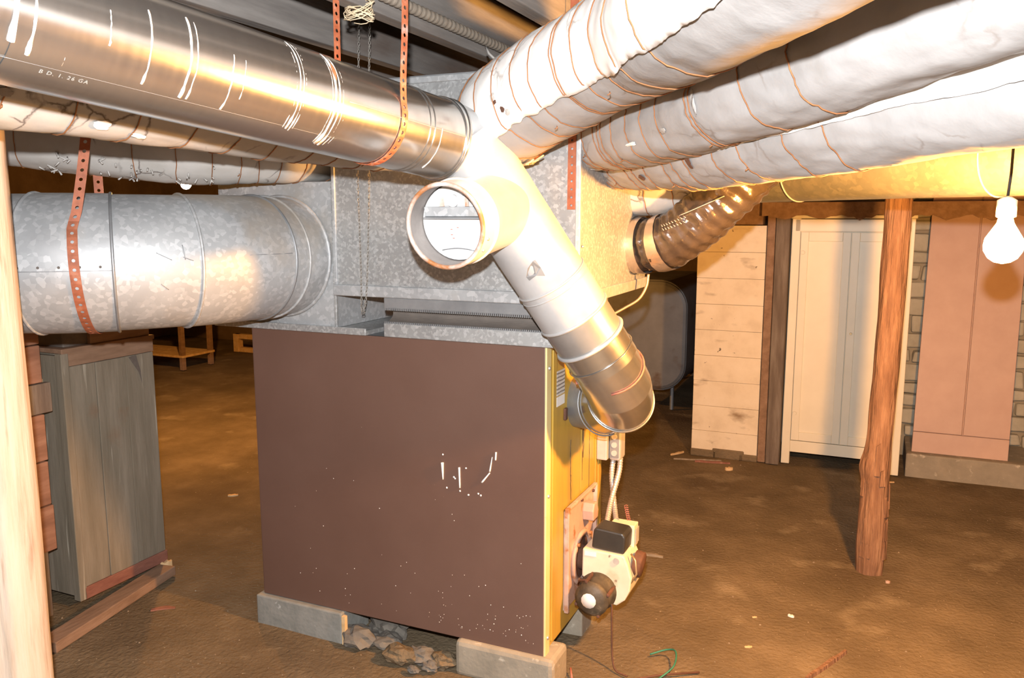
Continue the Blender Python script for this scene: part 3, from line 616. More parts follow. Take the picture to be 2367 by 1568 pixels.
# red twisted wire looped round the flue elbow
pts = [(.122, .008, 1.56), (.124, .004, 1.50), (.13, .05, 1.475), (.14, .0, 1.43)]
ang0 = 20
loop = [dg.pt(Ld * 1.0 + .03 + .02 * math.sin(math.radians(d)), math.radians(d), FR + .002) for d in range(-150, 150, 10)]
m = MB(); m.rope(loop, .003, 6)
single(m, 'tie_wire', G['redwire'], 'thin red-brown wire tied round the lower flue elbow', 'wire', tuple(loop[0]))
m = MB(); m.rope([(.122, .008, 1.56), (.121, .004, 1.5), (.121, .0, 1.46), (.13, .03, 1.49), (.15, .06, 1.44), (.17, .07, 1.39), (.185, .08, 1.345), (.215, .07, 1.29), (.245, .06, 1.24)], .0035, 6)
single(m, 'hanging_wire', G['redwire'], 'red wire trailing from the plenum corner down to the flue', 'wire', (.13, .03, 1.4))
m = MB(); m.rope(Tube([(.18, .66, 1.47), (.175, .65, 1.42), (.15, .63, 1.37), (.10, .60, 1.335), (.06, .57, 1.31)]).p, .006, 8)
single(m, 'gas_tube', G['copper'], 'short brass-coloured tube curving under the plenum corner', 'tube', (.1, .6, 1.32))

# ================================================================== INSULATED DUCTS
def insulated(name, label, pts, r, bands, mat='wrap', rag0=.02, amp=.006, group=None, outer=None, dv=.02, seed=1, wires=None, seg=56, taper=0):
    t = Tube(pts, True, 14); th = thing(name, label, 'duct', pts[0], group)
    def rf(v, a):
        q = Vector((v * 3, math.cos(a) * 1.3, math.sin(a) * 1.3 + seed * 7)); k = amp * noise.noise(q * 1.4) + amp * .5 * noise.noise(q * 5)
        for bv in bands:
            d = v - bv
            if abs(d) < .06: k -= .0025 * math.exp(-(d / .016) ** 2)
        return r * (1 - taper * min(v / .5, 1)) + k
    hh = hs_of(t, t.L * .4)
    m = MB(); t.skin(m, r, 0, t.L, dv=dv, seg=seg, rf=rf, vf0=lambda a: rag0 * noise.noise(Vector((math.cos(a) * 4, math.sin(a) * 4, seed))))
    t.disc(m, .012, r * .985, r * .4, 48); m.build('jacket', G[mat], th)
    for k, bv in enumerate(bands):
        m = MB(); random.seed(seed * 100 + k)
        tl = random.uniform(-.012, .012); ph = random.uniform(0, 6)
        npt = 64; pp = []
        for i in range(npt):
            a = 2 * PI * i / npt; v = bv + tl * math.sin(a + ph) + .003 * noise.noise(Vector((a * 3, k, seed)))
            pp.append(t.pt(v, a, rf(v, a) + .0025 + (.0085 if outer and outer[0] < v < outer[3] and outer[1] < ((math.degrees(a) * hh + 180) % 360 - 180) < outer[2] else 0)))
        m.rope(pp, .0017, 5, True); m.build('wire_band', G['rustwire'], th)
        if k % 4 == 1:
            p = t.pt(bv, hs_of(t, bv) * random.uniform(2.2, 2.8), r + .003); m = MB(); m.rope([p, p + Vector((.003, -.003, -.004)), p + Vector((-.004, -.004, -.008))], .0016, 5); m.build('wire_twist', G['rustwire'], th)
    return th, t, rf
def hs_of(t, v):
    return -1 if (W(*t.pt(v, -SIDE, .1)) - Vector((0, 0, 1.7))).length < (W(*t.pt(v, SIDE, .1)) - Vector((0, 0, 1.7))).length else 1
def torn_shell(th, t, rf, lo, hi, v0, v1, name, mat, lift=.007, seed=0, rag=.10, dv=.012):
    # a second layer covering angles lo..hi (degrees) with a ragged lower edge
    n = int((v1 - v0) / dv); K = 30; vs_ = []; fs_ = []
    for i in range(n + 1):
        v = v0 + (v1 - v0) * i / n
        e = hi + rag * 57 * (noise.noise(Vector((v * 5, seed, 0))) * 1.3 + .5 * noise.noise(Vector((v * 23, seed, 3))) + .25 * noise.noise(Vector((v * 70, seed, 5))))
        for k in range(K + 1):
            a = math.radians(lo + (e - lo) * k / K); lf = lift + (.007 * max(0, noise.noise(Vector((v * 12, 1, seed)))) if k >= K - 1 else 0) - (.002 if k == 0 else 0)
            vs_.append(t.pt(v, a, rf(v, a) + lf))
    for i in range(n):
        for k in range(K): q = i * (K + 1) + k; fs_.append((q, q + K + 1, q + K + 2, q + 1))
    m = MB(); m.add(vs_, fs_, True); return m.build(name, G[mat], th, solid=.004)
def patch(th, t, rf, v, a, sv, sa, mat, name, lift=.011, seed=0):
    n = 22; vs_ = [t.pt(v, a, rf(v, a) + lift)]
    for k in range(n):
        q = 2 * PI * k / n; w_ = 1 + .45 * noise.noise(Vector((math.cos(q) * 2, math.sin(q) * 2, seed)))
        vv = v + sv * w_ * math.cos(q); aa = a + sa * w_ * math.sin(q); vs_.append(t.pt(vv, aa, rf(vv, aa) + lift * .8))
    m = MB(); m.add(vs_, [(0, 1 + k, 1 + (k + 1) % n) for k in range(n)]); return m.build(name, G[mat], th, solid=.002)

# duct one: nearest, from the plenum front towards the camera
P1 = [(-0.125, -0.092, 2.006), (-0.009, -0.197, 2.031), (0.171, -0.324, 2.078), (0.459, -0.573, 2.122), (0.663, -0.90, 2.112), (0.934, -1.342, 2.115), (1.286, -1.867, 2.13), (1.561, -2.34, 2.139)]
d1, t1, r1 = insulated('insulated_duct', 'thickest white-wrapped duct, topmost on the right, torn along its side', P1, .164, [.03, .065, .15, .26, .36, .46, .57, .585, .70, .84, 1.0, 1.2], mat='wrap', rag0=.02, amp=.007, seed=1, taper=.13, outer=(.06, -40, 133, 9))
h1 = hs_of(t1, .6)
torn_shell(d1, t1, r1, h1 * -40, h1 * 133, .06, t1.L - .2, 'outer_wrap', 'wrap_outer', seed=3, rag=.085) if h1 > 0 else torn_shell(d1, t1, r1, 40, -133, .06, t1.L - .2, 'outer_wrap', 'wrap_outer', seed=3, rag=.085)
for (v, a, sv, sa, mt, nm) in [(.25, 95, .010, .08, 'wrap_dirty', 'torn_patch'), (.255, 101, .008, .035, 'darkrust', 'rust_stain'), (.285, 112, .010, .05, 'darkrust', 'rust_stain'), (.305, 117, .012, .06, 'wrap_dirty', 'torn_patch'), (.03, 80, .008, .09, 'wrap_dirty', 'torn_patch')]:
    patch(d1, t1, r1, v, h1 * math.radians(a), sv, sa, mt, nm, seed=v * 30)
# frayed paper under the mouth of duct one
random.seed(8)
m = MB()
for k in range(46):
    a = h1 * math.radians(random.uniform(128, 205)); v = random.uniform(.02, .05)
    p = t1.pt(v, a, .154); q = t1.pt(v + random.uniform(.05, .12), a + random.uniform(-.1, .1), .161 + random.uniform(-.004, .008)); mid = (p + q) / 2 + Vector((0, 0, random.uniform(-.012, .0)))
    m.rope([p, mid, q], .003, 4)
tag(m.build('frayed_edge', G['wrap_frayed'], d1), kind='stuff')
m = MB(); q = t1.pt(.10, h1 * math.radians(15), .16)
q0 = t1.at(.0)[0]; MB().cyl((q0.x - .03, .004, q0.z - .01), (q0.x + .02, q0.y - .03, q0.z), .13, None, 36).build('collar', G['galv_dark'], d1)
m = MB()
m.rope([q + Vector((.0, 0, -.01)), q + Vector((-.012, .0, .012)), q + Vector((-.03, .0, .028)), q + Vector((-.045, .01, .05))], .004, 6); m.build('loose_wire_end', G['scratch'], d1)

P2 = [(.115, .13, 1.965), (.21, .05, 1.965), (.43, -.17, 1.968), (.76, -.57, 1.998), (1.17, -1.06, 2.055), (1.8, -1.85, 2.11)]
d2, t2, r2 = insulated('insulated_duct', 'middle white-wrapped duct on the right, shaded by the thickest one', P2, .112, [.06, .10, .19, .215, .235, .30, .40, .50, .60, .78, .80, 1.02, 1.2], mat='wrap', seed=2, amp=.009)
h2 = hs_of(t2, .6)
for (v, a, sv, sa, mt, nm) in [(.83, 100, .006, .25, 'wrap_dirty', 'torn_patch'), (.62, 118, .02, .06, 'wrap_dirty', 'torn_patch'), (.42, 122, .03, .05, 'wrap_outer', 'lifted_paper')]:
    patch(d2, t2, r2, v, h2 * math.radians(a), sv, sa, mt, nm, lift=.005, seed=v * 30)
P3 = [(.115, .40, 1.905), (.20, .30, 1.905), (.34, .14, 1.893), (.55, -.10, 1.89), (.86, -.45, 1.905), (1.215, -.853, 1.93), (1.85, -1.6, 1.96)]
d3, t3, r3 = insulated('insulated_duct', 'lowest white-wrapped duct on the right, brightly lit by the bare bulb', P3, .109, [.08, .16, .30, .36, .43, .56, .62, .70, .86, .98, 1.16, 1.30], mat='wrap', seed=3, amp=.009, outer=(.78, -30, 100, 9))
h3 = hs_of(t3, .6)
for (v, a, sv, sa, mt, nm) in [(.70, 92, .025, .14, 'inside', 'torn_patch'), (.73, 108, .012, .22, 'darkrust', 'torn_patch'), (.66, 82, .014, .12, 'wrap_dirty', 'torn_patch'), (.40, 128, .014, .10, 'darkrust', 'torn_patch')]:
    patch(d3, t3, r3, v, h3 * math.radians(a), sv, sa, mt, nm, lift=.005, seed=v * 30)
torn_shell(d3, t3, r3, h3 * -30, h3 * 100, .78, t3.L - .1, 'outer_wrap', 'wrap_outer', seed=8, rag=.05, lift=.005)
P4 = [(.115, .70, 1.80), (.22, .69, 1.80), (.36, .74, 1.825), (.55, .86, 1.85)]
d4, t4, r4 = insulated('insulated_duct', 'short pinkish wrapped stub duct above the dark flexible duct', P4, .098, [.06, .14, .21, .30], mat='wrap_dirty', seed=5)
# left-hand pair
PA = [(-.60, -.0, 1.985), (-.635, -.25, 1.985), (-.70, -.60, 1.995), (-.80, -1.2, 2.02), (-.93, -2.0, 2.04), (-1.0, -2.6, 2.05)]
dA, tA, rA = insulated('insulated_duct', 'cream wrapped duct running just beneath the shiny flue, upper left', PA, .125, [.10, .22, .34, .46, .60, .74, .88, 1.04, 1.2, 1.36], mat='wrap_dirty', seed=6)
hA = hs_of(tA, .7)
for (v, a, sv, sa, mt, nm) in [(1.13, 140, .02, .10, 'wrap_outer', 'lifted_paper'), (1.02, 150, .02, .06, 'wrap_outer', 'lifted_paper'), (1.36, 118, .016, .08, 'inside', 'torn_patch'), (1.41, 112, .02, .06, 'wrap_outer', 'lifted_paper')]:
    patch(dA, tA, rA, v, hA * math.radians(a), sv, sa, mt, nm, lift=.008, seed=v * 30)
PB = [(-.965, .55, 1.975), (-1.0, .18, 1.97), (-1.08, -.08, 1.955), (-1.25, -.29, 1.947), (-1.55, -.55, 1.98), (-1.95, -.85, 2.035), (-2.6, -1.3, 2.10)]
dB, tB, rB = insulated('insulated_duct', 'grey-white cracked wrapped duct above the huge elbow', PB, .132, [.20, .42, .56, .64, .72, .78, .86, .98, 1.1, 1.25, 1.45, 1.65], mat='wrap_dirty', seed=7)
hB = hs_of(tB, 1.0)
random.seed(3); m = MB()
for k in range(40):
    a = hB * math.radians(random.uniform(120, 160)); v = random.uniform(.85, 1.4); p = tB.pt(v, a, .137)
    m.rope([p, p + Vector((random.uniform(-.02, .02), random.uniform(-.02, .02), -random.uniform(.005, .018)))], .003, 4)
tag(m.build('frayed_edge', G['wrap_dirty'], dB), kind='stuff')

# bare galvanised pipe running to the right behind
PG = [(.45, .86, 1.875), (.62, .86, 1.88), (1.1, .55, 1.885), (1.7, .12, 1.885), (2.6, -.55, 1.89)]
gt = Tube(PG, True, 12); gp = thing('metal_duct', 'bare spangled galvanised duct running behind the bulb to the right', 'duct', PG[0])
m = MB(); gt.skin(m, .125, 0, gt.L, dv=.04, seg=48); gt.disc(m, 0, .125, 0); m.build('pipe', G['galv_old'], gp)
for v in (.3, 1.05, 1.8): m = MB(); gt.ring(m, v, .126, .003); m.build('bead', G['galv_duct'], gp)
# dark foil flexible duct
PF = [(0.11, 0.665, 1.583), (0.181, 0.652, 1.586), (0.292, 0.618, 1.613), (0.403, 0.592, 1.7), (0.52, 0.585, 1.814), (0.649, 0.611, 1.958)]
ftb = Tube(PF, True, 14); fx = thing('flexible_duct', 'crinkled dark foil flexible duct curving up from the plenum side', 'duct', PF[0])
m = MB(); ftb.skin(m, .115, .02, ftb.L, dv=.006, seg=56, rf=lambda v, a: .104 + .0025 * math.sin(v * 2 * PI / .042 + 1.5 * math.sin(a)) + .009 * noise.noise(Vector((v * 9, math.cos(a) * 2, math.sin(a) * 2))) + .005 * noise.noise(Vector((v * 30, math.cos(a) * 6, math.sin(a) * 6)))); m.build('sleeve', G['flex'], fx)
for v0, v1 in ((.012, .06), (.12, .165)):
    m = MB(); ftb.skin(m, .122, v0, v1, dv=.008, seg=56, rf=lambda v, a: .1125 + .003 * noise.noise(Vector((v * 30, math.cos(a) * 5, math.sin(a) * 5)))); m.build('tape_band', G['tape'], fx)
m = MB(); ftb.skin(m, .117, 0, .014, dv=.007, seg=48); m.build('collar', G['galv_dark'], fx)
fh = hs_of(ftb, .3)
for k in range(9):   # printed dashes on the sleeve
    for j in range(2):
        v = .215 + .012 * k; a = fh * math.radians(62 + 9 * j + 2 * k)
        m = MB(); m.rope([ftb.pt(v, a, .1105), ftb.pt(v + .003, a + fh * .1, .1105)], .0016, 4); m.build('print_mark', G['print'], fx)
m = MB(); m.rope([ftb.pt(.30 + .012 * k, fh * math.radians(72 + 2 * k), .1115) for k in range(14)], .0016, 4); m.build('print_mark', G['print'], fx)

# ================================================================== HANGERS, CHAIN, CEILING RUNS
def strap_mesh(path, side, wdt=.024, pitch=.024, hole=.0052):
    """perforated strap: path points, side(i) = width direction"""
    t = Tube(path, True, 6); n = int(t.L / pitch); m = MB()
    sd = Vector(side).normalized()
    for k in range(n):
        c, T, U, S = t.at((k + .5) * pitch); a = t.at(k * pitch)[0]; b = t.at((k + 1) * pitch)[0]
        X = sd; Y = (b - a) / 2; c = (a + b) / 2; hw = wdt / 2
        outer = [c - X * hw - Y, c - Y, c + X * hw - Y, c + X * hw, c + X * hw + Y, c + Y, c - X * hw + Y, c - X * hw]
        yn = Y.normalized(); inner = []
        for j in range(8):
            an = -3 * PI / 4 + j * PI / 4; inner.append(c + X * (hole * math.cos(an)) + yn * (hole * math.sin(an)))
        m.add(outer + inner, [(j, (j + 1) % 8, 8 + (j + 1) % 8, 8 + j) for j in range(8)])
    return m
# strap round the flue run
vc = .40; c, T, U, S = ht.at(vc); arcp = [ht.pt(vc, hs * math.radians(a), FR + .003) for a in range(70, 271, 12)]
front_top = arcp[0] + Vector((0.0, 0, 0)); back = arcp[-1]
pth = [Vector((front_top.x + .012, front_top.y + .0, 2.42)), Vector((front_top.x + .008, front_top.y, 2.2)), front_top + Vector((0, 0, .06))] + arcp + [back + Vector((-.005, .01, .08)), Vector((back.x - .01, back.y + .02, 2.42))]
tdir = Vector((T.x, T.y, T.z))
single(strap_mesh(pth, tdir, .023, .0225), 'hanger_strap', G['strap_red'], 'orange-rusted perforated strap looped under the shiny flue', 'strap', (arcp[8].x, arcp[8].y, arcp[8].z), 'perforated hanger straps', solid=.0016)
# strap round the huge elbow
vq = arc(47); c, T, U, S = et.at(vq); arcp = [et.pt(vq + .05 * math.sin(math.radians(a)) * 0, sgn * math.radians(a), RR + .007) for a in range(55, 306, 8)]
arcp = [p + T * (.02 * math.cos(i / 30 * PI)) for i, p in enumerate(arcp)]
f0 = arcp[0]; b0_ = arcp[-1]
pth = [Vector((f0.x + .06, f0.y + .1, 2.4)), Vector((f0.x + .035, f0.y + .05, 1.98)), f0 + Vector((.012, .01, .04))] + arcp + [b0_ + Vector((.0, -.01, .05)), Vector((b0_.x + .02, b0_.y - .03, 2.4))]
single(strap_mesh(pth, T, .03, .029, .0055), 'hanger_strap', G['strap'], 'brown perforated strap slung round the huge galvanised elbow', 'strap', tuple(arcp[15]), 'perforated hanger straps', solid=.0016)
# strap down the plenum front
single(strap_mesh([(.095, -.012, 2.45), (.093, -.012, 2.2), (.091, -.012, 1.95), (.089, -.011, 1.705)], (1, 0, 0), .028, .026, .004), 'hanger_strap', G['strap'], 'brown perforated strap riveted to the plenum near its front corner', 'strap', (.089, -.011, 1.7), 'perforated hanger straps', solid=.0016)
# pull chain in front of the plenum
def chain(pts, name, label, link=.013):
    t = Tube(pts, True, 8); n = int(t.L / link); m = MB()
    for k in range(n):
        c, T, U, S = t.at((k + .5) * link); X = U if k % 2 else S
        m.rope([c + T * (link * .68 * math.sin(q * PI / 4)) + X * (.0035 * math.cos(q * PI / 4)) for q in range(8)], .0012, 4, True)
    return single(m, name, G['chain'], label, 'chain', pts[-1])
chain([(-.655, -.035, 2.40), (-.675, -.035, 2.0), (-.681, -.03, 1.80), (-.70, -.03, 1.46), (-.716, -.03, 1.36), (-.722, -.03, 1.345), (-.727, -.03, 1.37), (-.725, -.03, 1.5), (-.728, -.03, 1.8), (-.72, -.035, 2.0), (-.70, -.035, 2.40)], 'pull_chain', 'long thin pull chain hanging in a loop before the plenum')
# ceiling pipe and cables
m = MB(); m.cyl((-.33, -1.4, 2.33), (-.33, 2.6, 2.33), .016, None, 14); tp = Tube([(-.33, -1.4, 2.33), (-.33, 2.6, 2.33)], False)
m2 = MB(); tp.skin(m2, .017, 0, tp.L, dv=.007, seg=14, rf=lambda v, a: .017 * (1 + .09 * math.sin(v * 2 * PI / .028)))
single(m2, 'ribbed_cable', G['pipe_dust'], 'dusty ribbed armoured cable running along a joist overhead', 'cable', (-.33, .6, 2.31))
def cable(pts, label, r=.008, name='electric_cable', mat='cable'):
    t = Tube(pts, True, 10); m = MB(); m.rope(t.p, r, 8); return single(m, name, G[mat], label, 'cable', pts[0])
cable([(-1.5, -1.1, 2.27), (-1.25, -.7, 2.265), (-1.0, -.25, 2.26), (-.94, .3, 2.255), (-.88, .9, 2.26), (-.7, 1.5, 2.27)], 'black cable sagging under the joists above the flue')
cable([(-1.2, -.95, 2.26), (-1.1, -.55, 2.25), (-.98, -.2, 2.235), (-.96, .35, 2.24), (-.9, 1.0, 2.25)], 'second black cable twisted under the first, above the flue', .006)
cable([(-1.45, -.45, 2.27), (-1.25, -.6, 2.25), (-1.05, -.85, 2.26), (-.9, -1.2, 2.27)], 'black cable crossing the others near the top left edge', .006)
random.seed(2); m = MB()
for k in range(14):
    c = Vector((-.36, -.54, 2.285)); ax = random.uniform(0, 6); m.rope([c + Vector((.045 * math.cos(q * .5 + ax) + random.uniform(-.006, .006), .02 * math.sin(q * .5 + ax), .02 * math.sin(q * .5 + k) - .002 * k)) for q in range(13)], .0016, 4)
single(m, 'twine_tangle', G['twine'], 'tangle of yellowish twine tied at the joist by the strap', 'twine', (-.36, -.54, 2.24))

# ================================================================== LAMPS
def lamp(loc, energy, r, label, cord_to, frame=True):
    l = Vector(loc); th = thing('light_bulb', label, 'light bulb', loc, 'bare bulbs', frame)
    em = G['bulb'].copy(); em.name = 'glowing_bulb_glass'
    m = MB(); m.lathe(l, (0, 0, 1), [(-r, 0), (-r * .92, r * .4), (-r * .7, r * .72), (-r * .3, r * .96), (0, r), (r * .4, r * .93), (r * .85, r * .66), (r * 1.25, r * .42), (r * 1.6, r * .34)], 24)
    o = m.build('glass_globe', em, th, frame)
    area = 4 * PI * r * r
    em.node_tree.nodes['Principled BSDF'].inputs['Emission Strength'].default_value = energy / (PI * area) / 1.0
    m = MB(); m.lathe(l, (0, 0, 1), [(r * 1.55, r * .36), (r * 1.6, r * .5), (r * 2.5, r * .5), (r * 2.7, r * .2), (r * 2.7, 0)], 20); m.build('socket', G['porcelain'], th, frame)
    m = MB(); m.rope([l + Vector((0, 0, r * 2.6)), l + Vector((.004, 0, r * 4)), Vector((l.x, l.y, cord_to))], .0035, 6); m.build('cord', G['cable'], th, frame)
    return th
lamp((1.26, 2.12, 1.625), BULB, .046, 'glaring bare bulb hanging at the right edge', 2.5, False)
lamp((-3.63, 2.03, 1.93), BULB2, .036, 'distant bare bulb glimpsed above the huge elbow', 2.5)

# ================================================================== RIGHT BACKGROUND
pr = thing('block_pier', 'whitewashed masonry pier left of the wardrobe', 'pier', (.1, 3.42, 0))
random.seed(17); z = 0
for k in range(9):
    h = .182; off = .0 if k % 2 else .14
    xs = [-.13, .327]
    for x0, x1 in zip(xs[:-1], xs[1:]):
        d = random.uniform(-.003, .003)
        MB().box(x0, x1, 3.205 + d, 3.62, z + .0008, z + h - .0008).build('block', G['whitewash'], pr, bev=.002)
    z += h
for x0, x1, h in ((-.135, .05, .045), (.02, .24, .06), (.2, .332, .04)): MB().box(x0, x1, 3.197, 3.215, -.01, h).build('dirt_skirt', G['dirt'], pr, bev=.015)
def post(name, label, x0, x1, y0, y1, z0, z1, mat, cat='post'):
    m = MB().box(x0, x1, y0, y1, z0, z1); return single(m, name, mat, label, cat, ((x0 + x1) / 2, (y0 + y1) / 2, z0), bev=.006)
post('timber_post', 'dark narrow timber against the side of the whitewashed pier', .333, .385, 3.19, 3.30, 0, 1.95, G['brownwood'])
post('timber_post', 'grey weathered timber post beside the wardrobe', .39, .478, 3.17, 3.28, 0, 2.1, G['darkwood'])
# ragged lintel board
rg = [(.30, 1.79), (.30, 1.70)]
random.seed(12); x = .34
while x < 2.1: rg.append((x, 1.695 + .014 * math.sin(x * 26) + random.uniform(-.008, .01))); x += .035
rg.append((2.15, 1.79))
single(MB().prism([(a, b) for a, b in rg], 1, 3.13, 3.165), 'lintel_board', G['brownwood'], 'wavy-edged dark board across the top of the wardrobe', 'board', (1.2, 3.14, 1.7))
post('ceiling_beam', 'heavy beam above the pier and wardrobe', -.3, 2.6, 3.17, 3.45, 1.96, 2.28, G['brownwood'], 'beam')
post('timber_block', 'short brown timber packed on top of the whitewashed pier', -.1, .30, 3.22, 3.5, 1.642, 1.96, G['brownwood'])

wa = thing('wardrobe', 'tall ivory two-door wardrobe behind the bark post', 'wardrobe', (.86, 3.45, 0))
x0, x1, y0, y1 = .486, 1.228, 3.24, 3.70; WZ = 1.685
mid = (x0 + x1) / 2
MB().box(x0 + .005, x1 - .005, y0 + .025, y1, .10, WZ - .01).build('carcass', G['wardrobe'], wa, bev=.003)
for a, b in ((x0, x0 + .055), (x1 - .055, x1)): MB().box(a, b, y0, y0 + .05, 0, WZ).build('leg', G['wardrobe'], wa, bev=.004)
for a, b in ((x0, x0 + .055), (x1 - .055, x1)): MB().box(a, b, y1 - .05, y1, 0, .2).build('leg', G['wardrobe'], wa, bev=.004)
MB().box(x0 + .055, x1 - .055, y0 + .004, y0 + .03, .085, .165).build('bottom_rail', G['wardrobe'], wa, bev=.003)
MB().box(x0 + .02, x1 - .02, y0 + .0, y0 + .03, WZ - .085, WZ - .005).build('top_rail', G['wardrobe'], wa, bev=.003)
MB().box(x0 - .01, x1 + .01, y0 - .012, y1, WZ, WZ + .022).build('top', G['wardrobe'], wa, bev=.004)
for a, b, hx in ((x0 + .058, mid - .002, None), (mid + .002, x1 - .058, mid + .03)):
    z0_, z1_ = .17, WZ - .09
    d = MB().box(a, b, y0 + .012, y0 + .022, z0_, z1_).build('door', G['wardrobe'], wa)
    fw = .05
    for q in ((a, a + fw, z0_, z1_), (b - fw, b, z0_, z1_), (a + fw, b - fw, z0_, z0_ + .06), (a + fw, b - fw, z1_ - .06, z1_)): MB().box(q[0], q[1], y0 + .001, y0 + .014, q[2], q[3]).build('stile', G['wardrobe'], d, bev=.003)
    if hx: MB().cyl((hx, y0 + .002, .93), (hx, y0 - .004, .93), .009, .007, 12).build('keyhole_plate', G['copper'], d)
for z in (.36, 1.46): MB().cyl((x0 + .075, y0 + .0, z), (x0 + .075, y0 - .006, z), .014, .012, 12).build('hinge_plug', G['wardrobe'], wa)

# bark post
base = Vector((1.735, 3.79, 0)); 
wp = [Vector((1.737, 3.79, -.03)), Vector((1.737, 3.79, .25)), Vector((1.745, 3.79, .7)), Vector((1.757, 3.79, 1.3)), Vector((1.765, 3.79, 2.29))]
m = MB(); n = 70; seg = 36; vs_ = []
for i in range(n + 1):
    u = i / n * 4; k = min(int(u), 3); c = wp[k].lerp(wp[k + 1], u - k)
    for j in range(seg):
        a = 2 * PI * j / seg; q = Vector((math.cos(a) * 2.2, math.sin(a) * 2.2, c.z * .9)); zz_ = c.z
        r = .053 + .008 * noise.noise(q * 1.5) + .009 * abs(noise.noise(Vector((math.cos(a) * 6, math.sin(a) * 6, zz_ * 3)))) + .010 * math.exp(-((zz_ - .15) / .2) ** 2) + (.022 * math.exp(-((zz_ - .52) / .07) ** 2) * max(0, math.cos(a - PI * .95)))
        vs_.append(c + Vector((math.cos(a) * r, math.sin(a) * r, 0)))
m.add(vs_, [(i * seg + j, i * seg + (j + 1) % seg, (i + 1) * seg + (j + 1) % seg, (i + 1) * seg + j) for i in range(n) for j in range(seg)], True)
bk = thing('log_post', 'reddish log post with rough bark before the wardrobe', 'post', (1.737, 3.79, 0), None, False)
m.build('trunk', G['bark'], bk, False)
random.seed(14)
for k in range(14):
    z = random.uniform(.02, .5); a = random.uniform(PI * .9, PI * 2.1); c = Vector((1.74, 3.79, 0)); r0 = .066
    p = c + Vector((math.cos(a) * r0, math.sin(a) * r0, z)); m = MB()
    dirr = Vector((math.cos(a), math.sin(a), 0)); tn = Vector((-math.sin(a), math.cos(a), 0)); h = random.uniform(.06, .16); w_ = random.uniform(.008, .02)
    m.add([p - tn * w_, p + tn * w_, p + tn * w_ * .6 + Vector((0, 0, h)) - dirr * .004, p - tn * w_ * .7 + Vector((0, 0, h * .9)) - dirr * .003], [(0, 1, 2, 3)])
    m.build('bark_flake', G['bark'], bk, False, solid=.006)

# ledge and pink panel
lg = MB().box(1.27, 3.9, 3.30, 3.80, -.03, .145)
single(lg, 'stone_ledge', G['concrete'], 'low concrete ledge at the foot of the stone wall', 'ledge', (2.3, 3.5, 0), bev=.01, kind='structure')
pk = thing('leaning_door', 'dusty pink panelled door leaning on the stone wall at right', 'door', (1.6, 3.40, .15))
def leanbox(q0, q1, d0, d1, z0, z1, name, mat, bev=.003):
    m = MB().box(q0, q1, d0, d1, z0, z1)
    for v in m.v:
        h = v.z; v.z = .146 + h * .985; v.y = 3.355 + v.y + h * .17; v.x += h * .02
    return m.build(name, mat, pk, bev=bev)
leanbox(1.302, 1.86, .014, .03, 0, 1.75, 'back_board', G['pinkpanel'])
leanbox(1.302, 1.86, 0, .014, 0, .135, 'bottom_rail', G['pinkpanel'])
leanbox(1.302, 1.588, .0, .014, .138, 1.75, 'panel', G['pinkpanel'])
leanbox(1.597, 1.86, .002, .014, .138, 1.75, 'panel', G['pinkpanel'])
leanbox(1.588, 1.594, -.006, .014, .138, 1.75, 'centre_bead', G['pinkpanel'], .002)

# oil tanks in the alcove
def tank(name, label, s, t, ln, wd, z0, z1, mat):
    th = thing(name, label, 'oil tank', (s, t, 0)); r = wd / 2 * .62; poly = []
    for cx, cz, a0 in ((wd / 2 - r, z1 - r, 0), (-wd / 2 + r, z1 - r, 90), (-wd / 2 + r, z0 + r, 180), (wd / 2 - r, z0 + r, 270)):
        for k in range(9): a = math.radians(a0 + k * 11.25); poly.append((s + cx + r * math.cos(a), cz + r * math.sin(a)))
    MB().prism(poly, 1, t, t + ln).build('shell', mat, th, bev=.035)
    m = MB(); m.rope([(p[0] + (s - p[0]) * .02, t + .03, p[1]) for p in poly], .009, 6, True); m.build('end_seam', mat, th)
    for q in ((-wd * .32, .12), (wd * .32, .12), (-wd * .32, ln - .15), (wd * .32, ln - .15)): MB().cyl((s + q[0], t + q[1], 0), (s + q[0], t + q[1], z0 + .08), .018, None, 10).build('leg', G['galv_dark'], th)
    return th
tank('oil_tank', 'grey rounded oil tank in the dark behind the flue elbow', -.82, 4.4, 1.4, .76, .19, 1.15, G['tank'])
tank('oil_tank', 'darker second tank farther back beside the whitewashed pier', -.20, 5.0, 1.0, .50, .19, 1.17, G['darkwood'])

# ================================================================== LEFT FOREGROUND AND BACKGROUND
# bleached log post at the left edge
lp = thing('log_post', 'bleached round log post at the left edge of the picture', 'post', (-1.455, 2.25, 0), None, False)
m = MB(); n = 60; seg = 40; vs_ = []
for i in range(n + 1):
    z = -.02 + 2.31 * i / n
    for j in range(seg):
        a = 2 * PI * j / seg; r = .088 + .006 * noise.noise(Vector((math.cos(a) * 2, math.sin(a) * 2, z * .8))) + .003 * noise.noise(Vector((math.cos(a) * 9, math.sin(a) * 9, z * 1.5))) + .006 * max(0, .5 - z)
        vs_.append(Vector((-1.455 + math.cos(a) * r, 2.25 + math.sin(a) * r, z)))
m.add(vs_, [(i * seg + j, i * seg + (j + 1) % seg, (i + 1) * seg + (j + 1) % seg, (i + 1) * seg + j) for i in range(n) for j in range(seg)], True)
m.build('trunk', G['log'], lp, False)
single(MB().box(-1.44, -1.345, 2.12, 2.15, 1.60, 1.875), 'post_board', G['chip_grey'], 'short pale board nailed at the top of the left log post', 'board', (-1.4, 2.13, 1.6), frame=False, bev=.004)

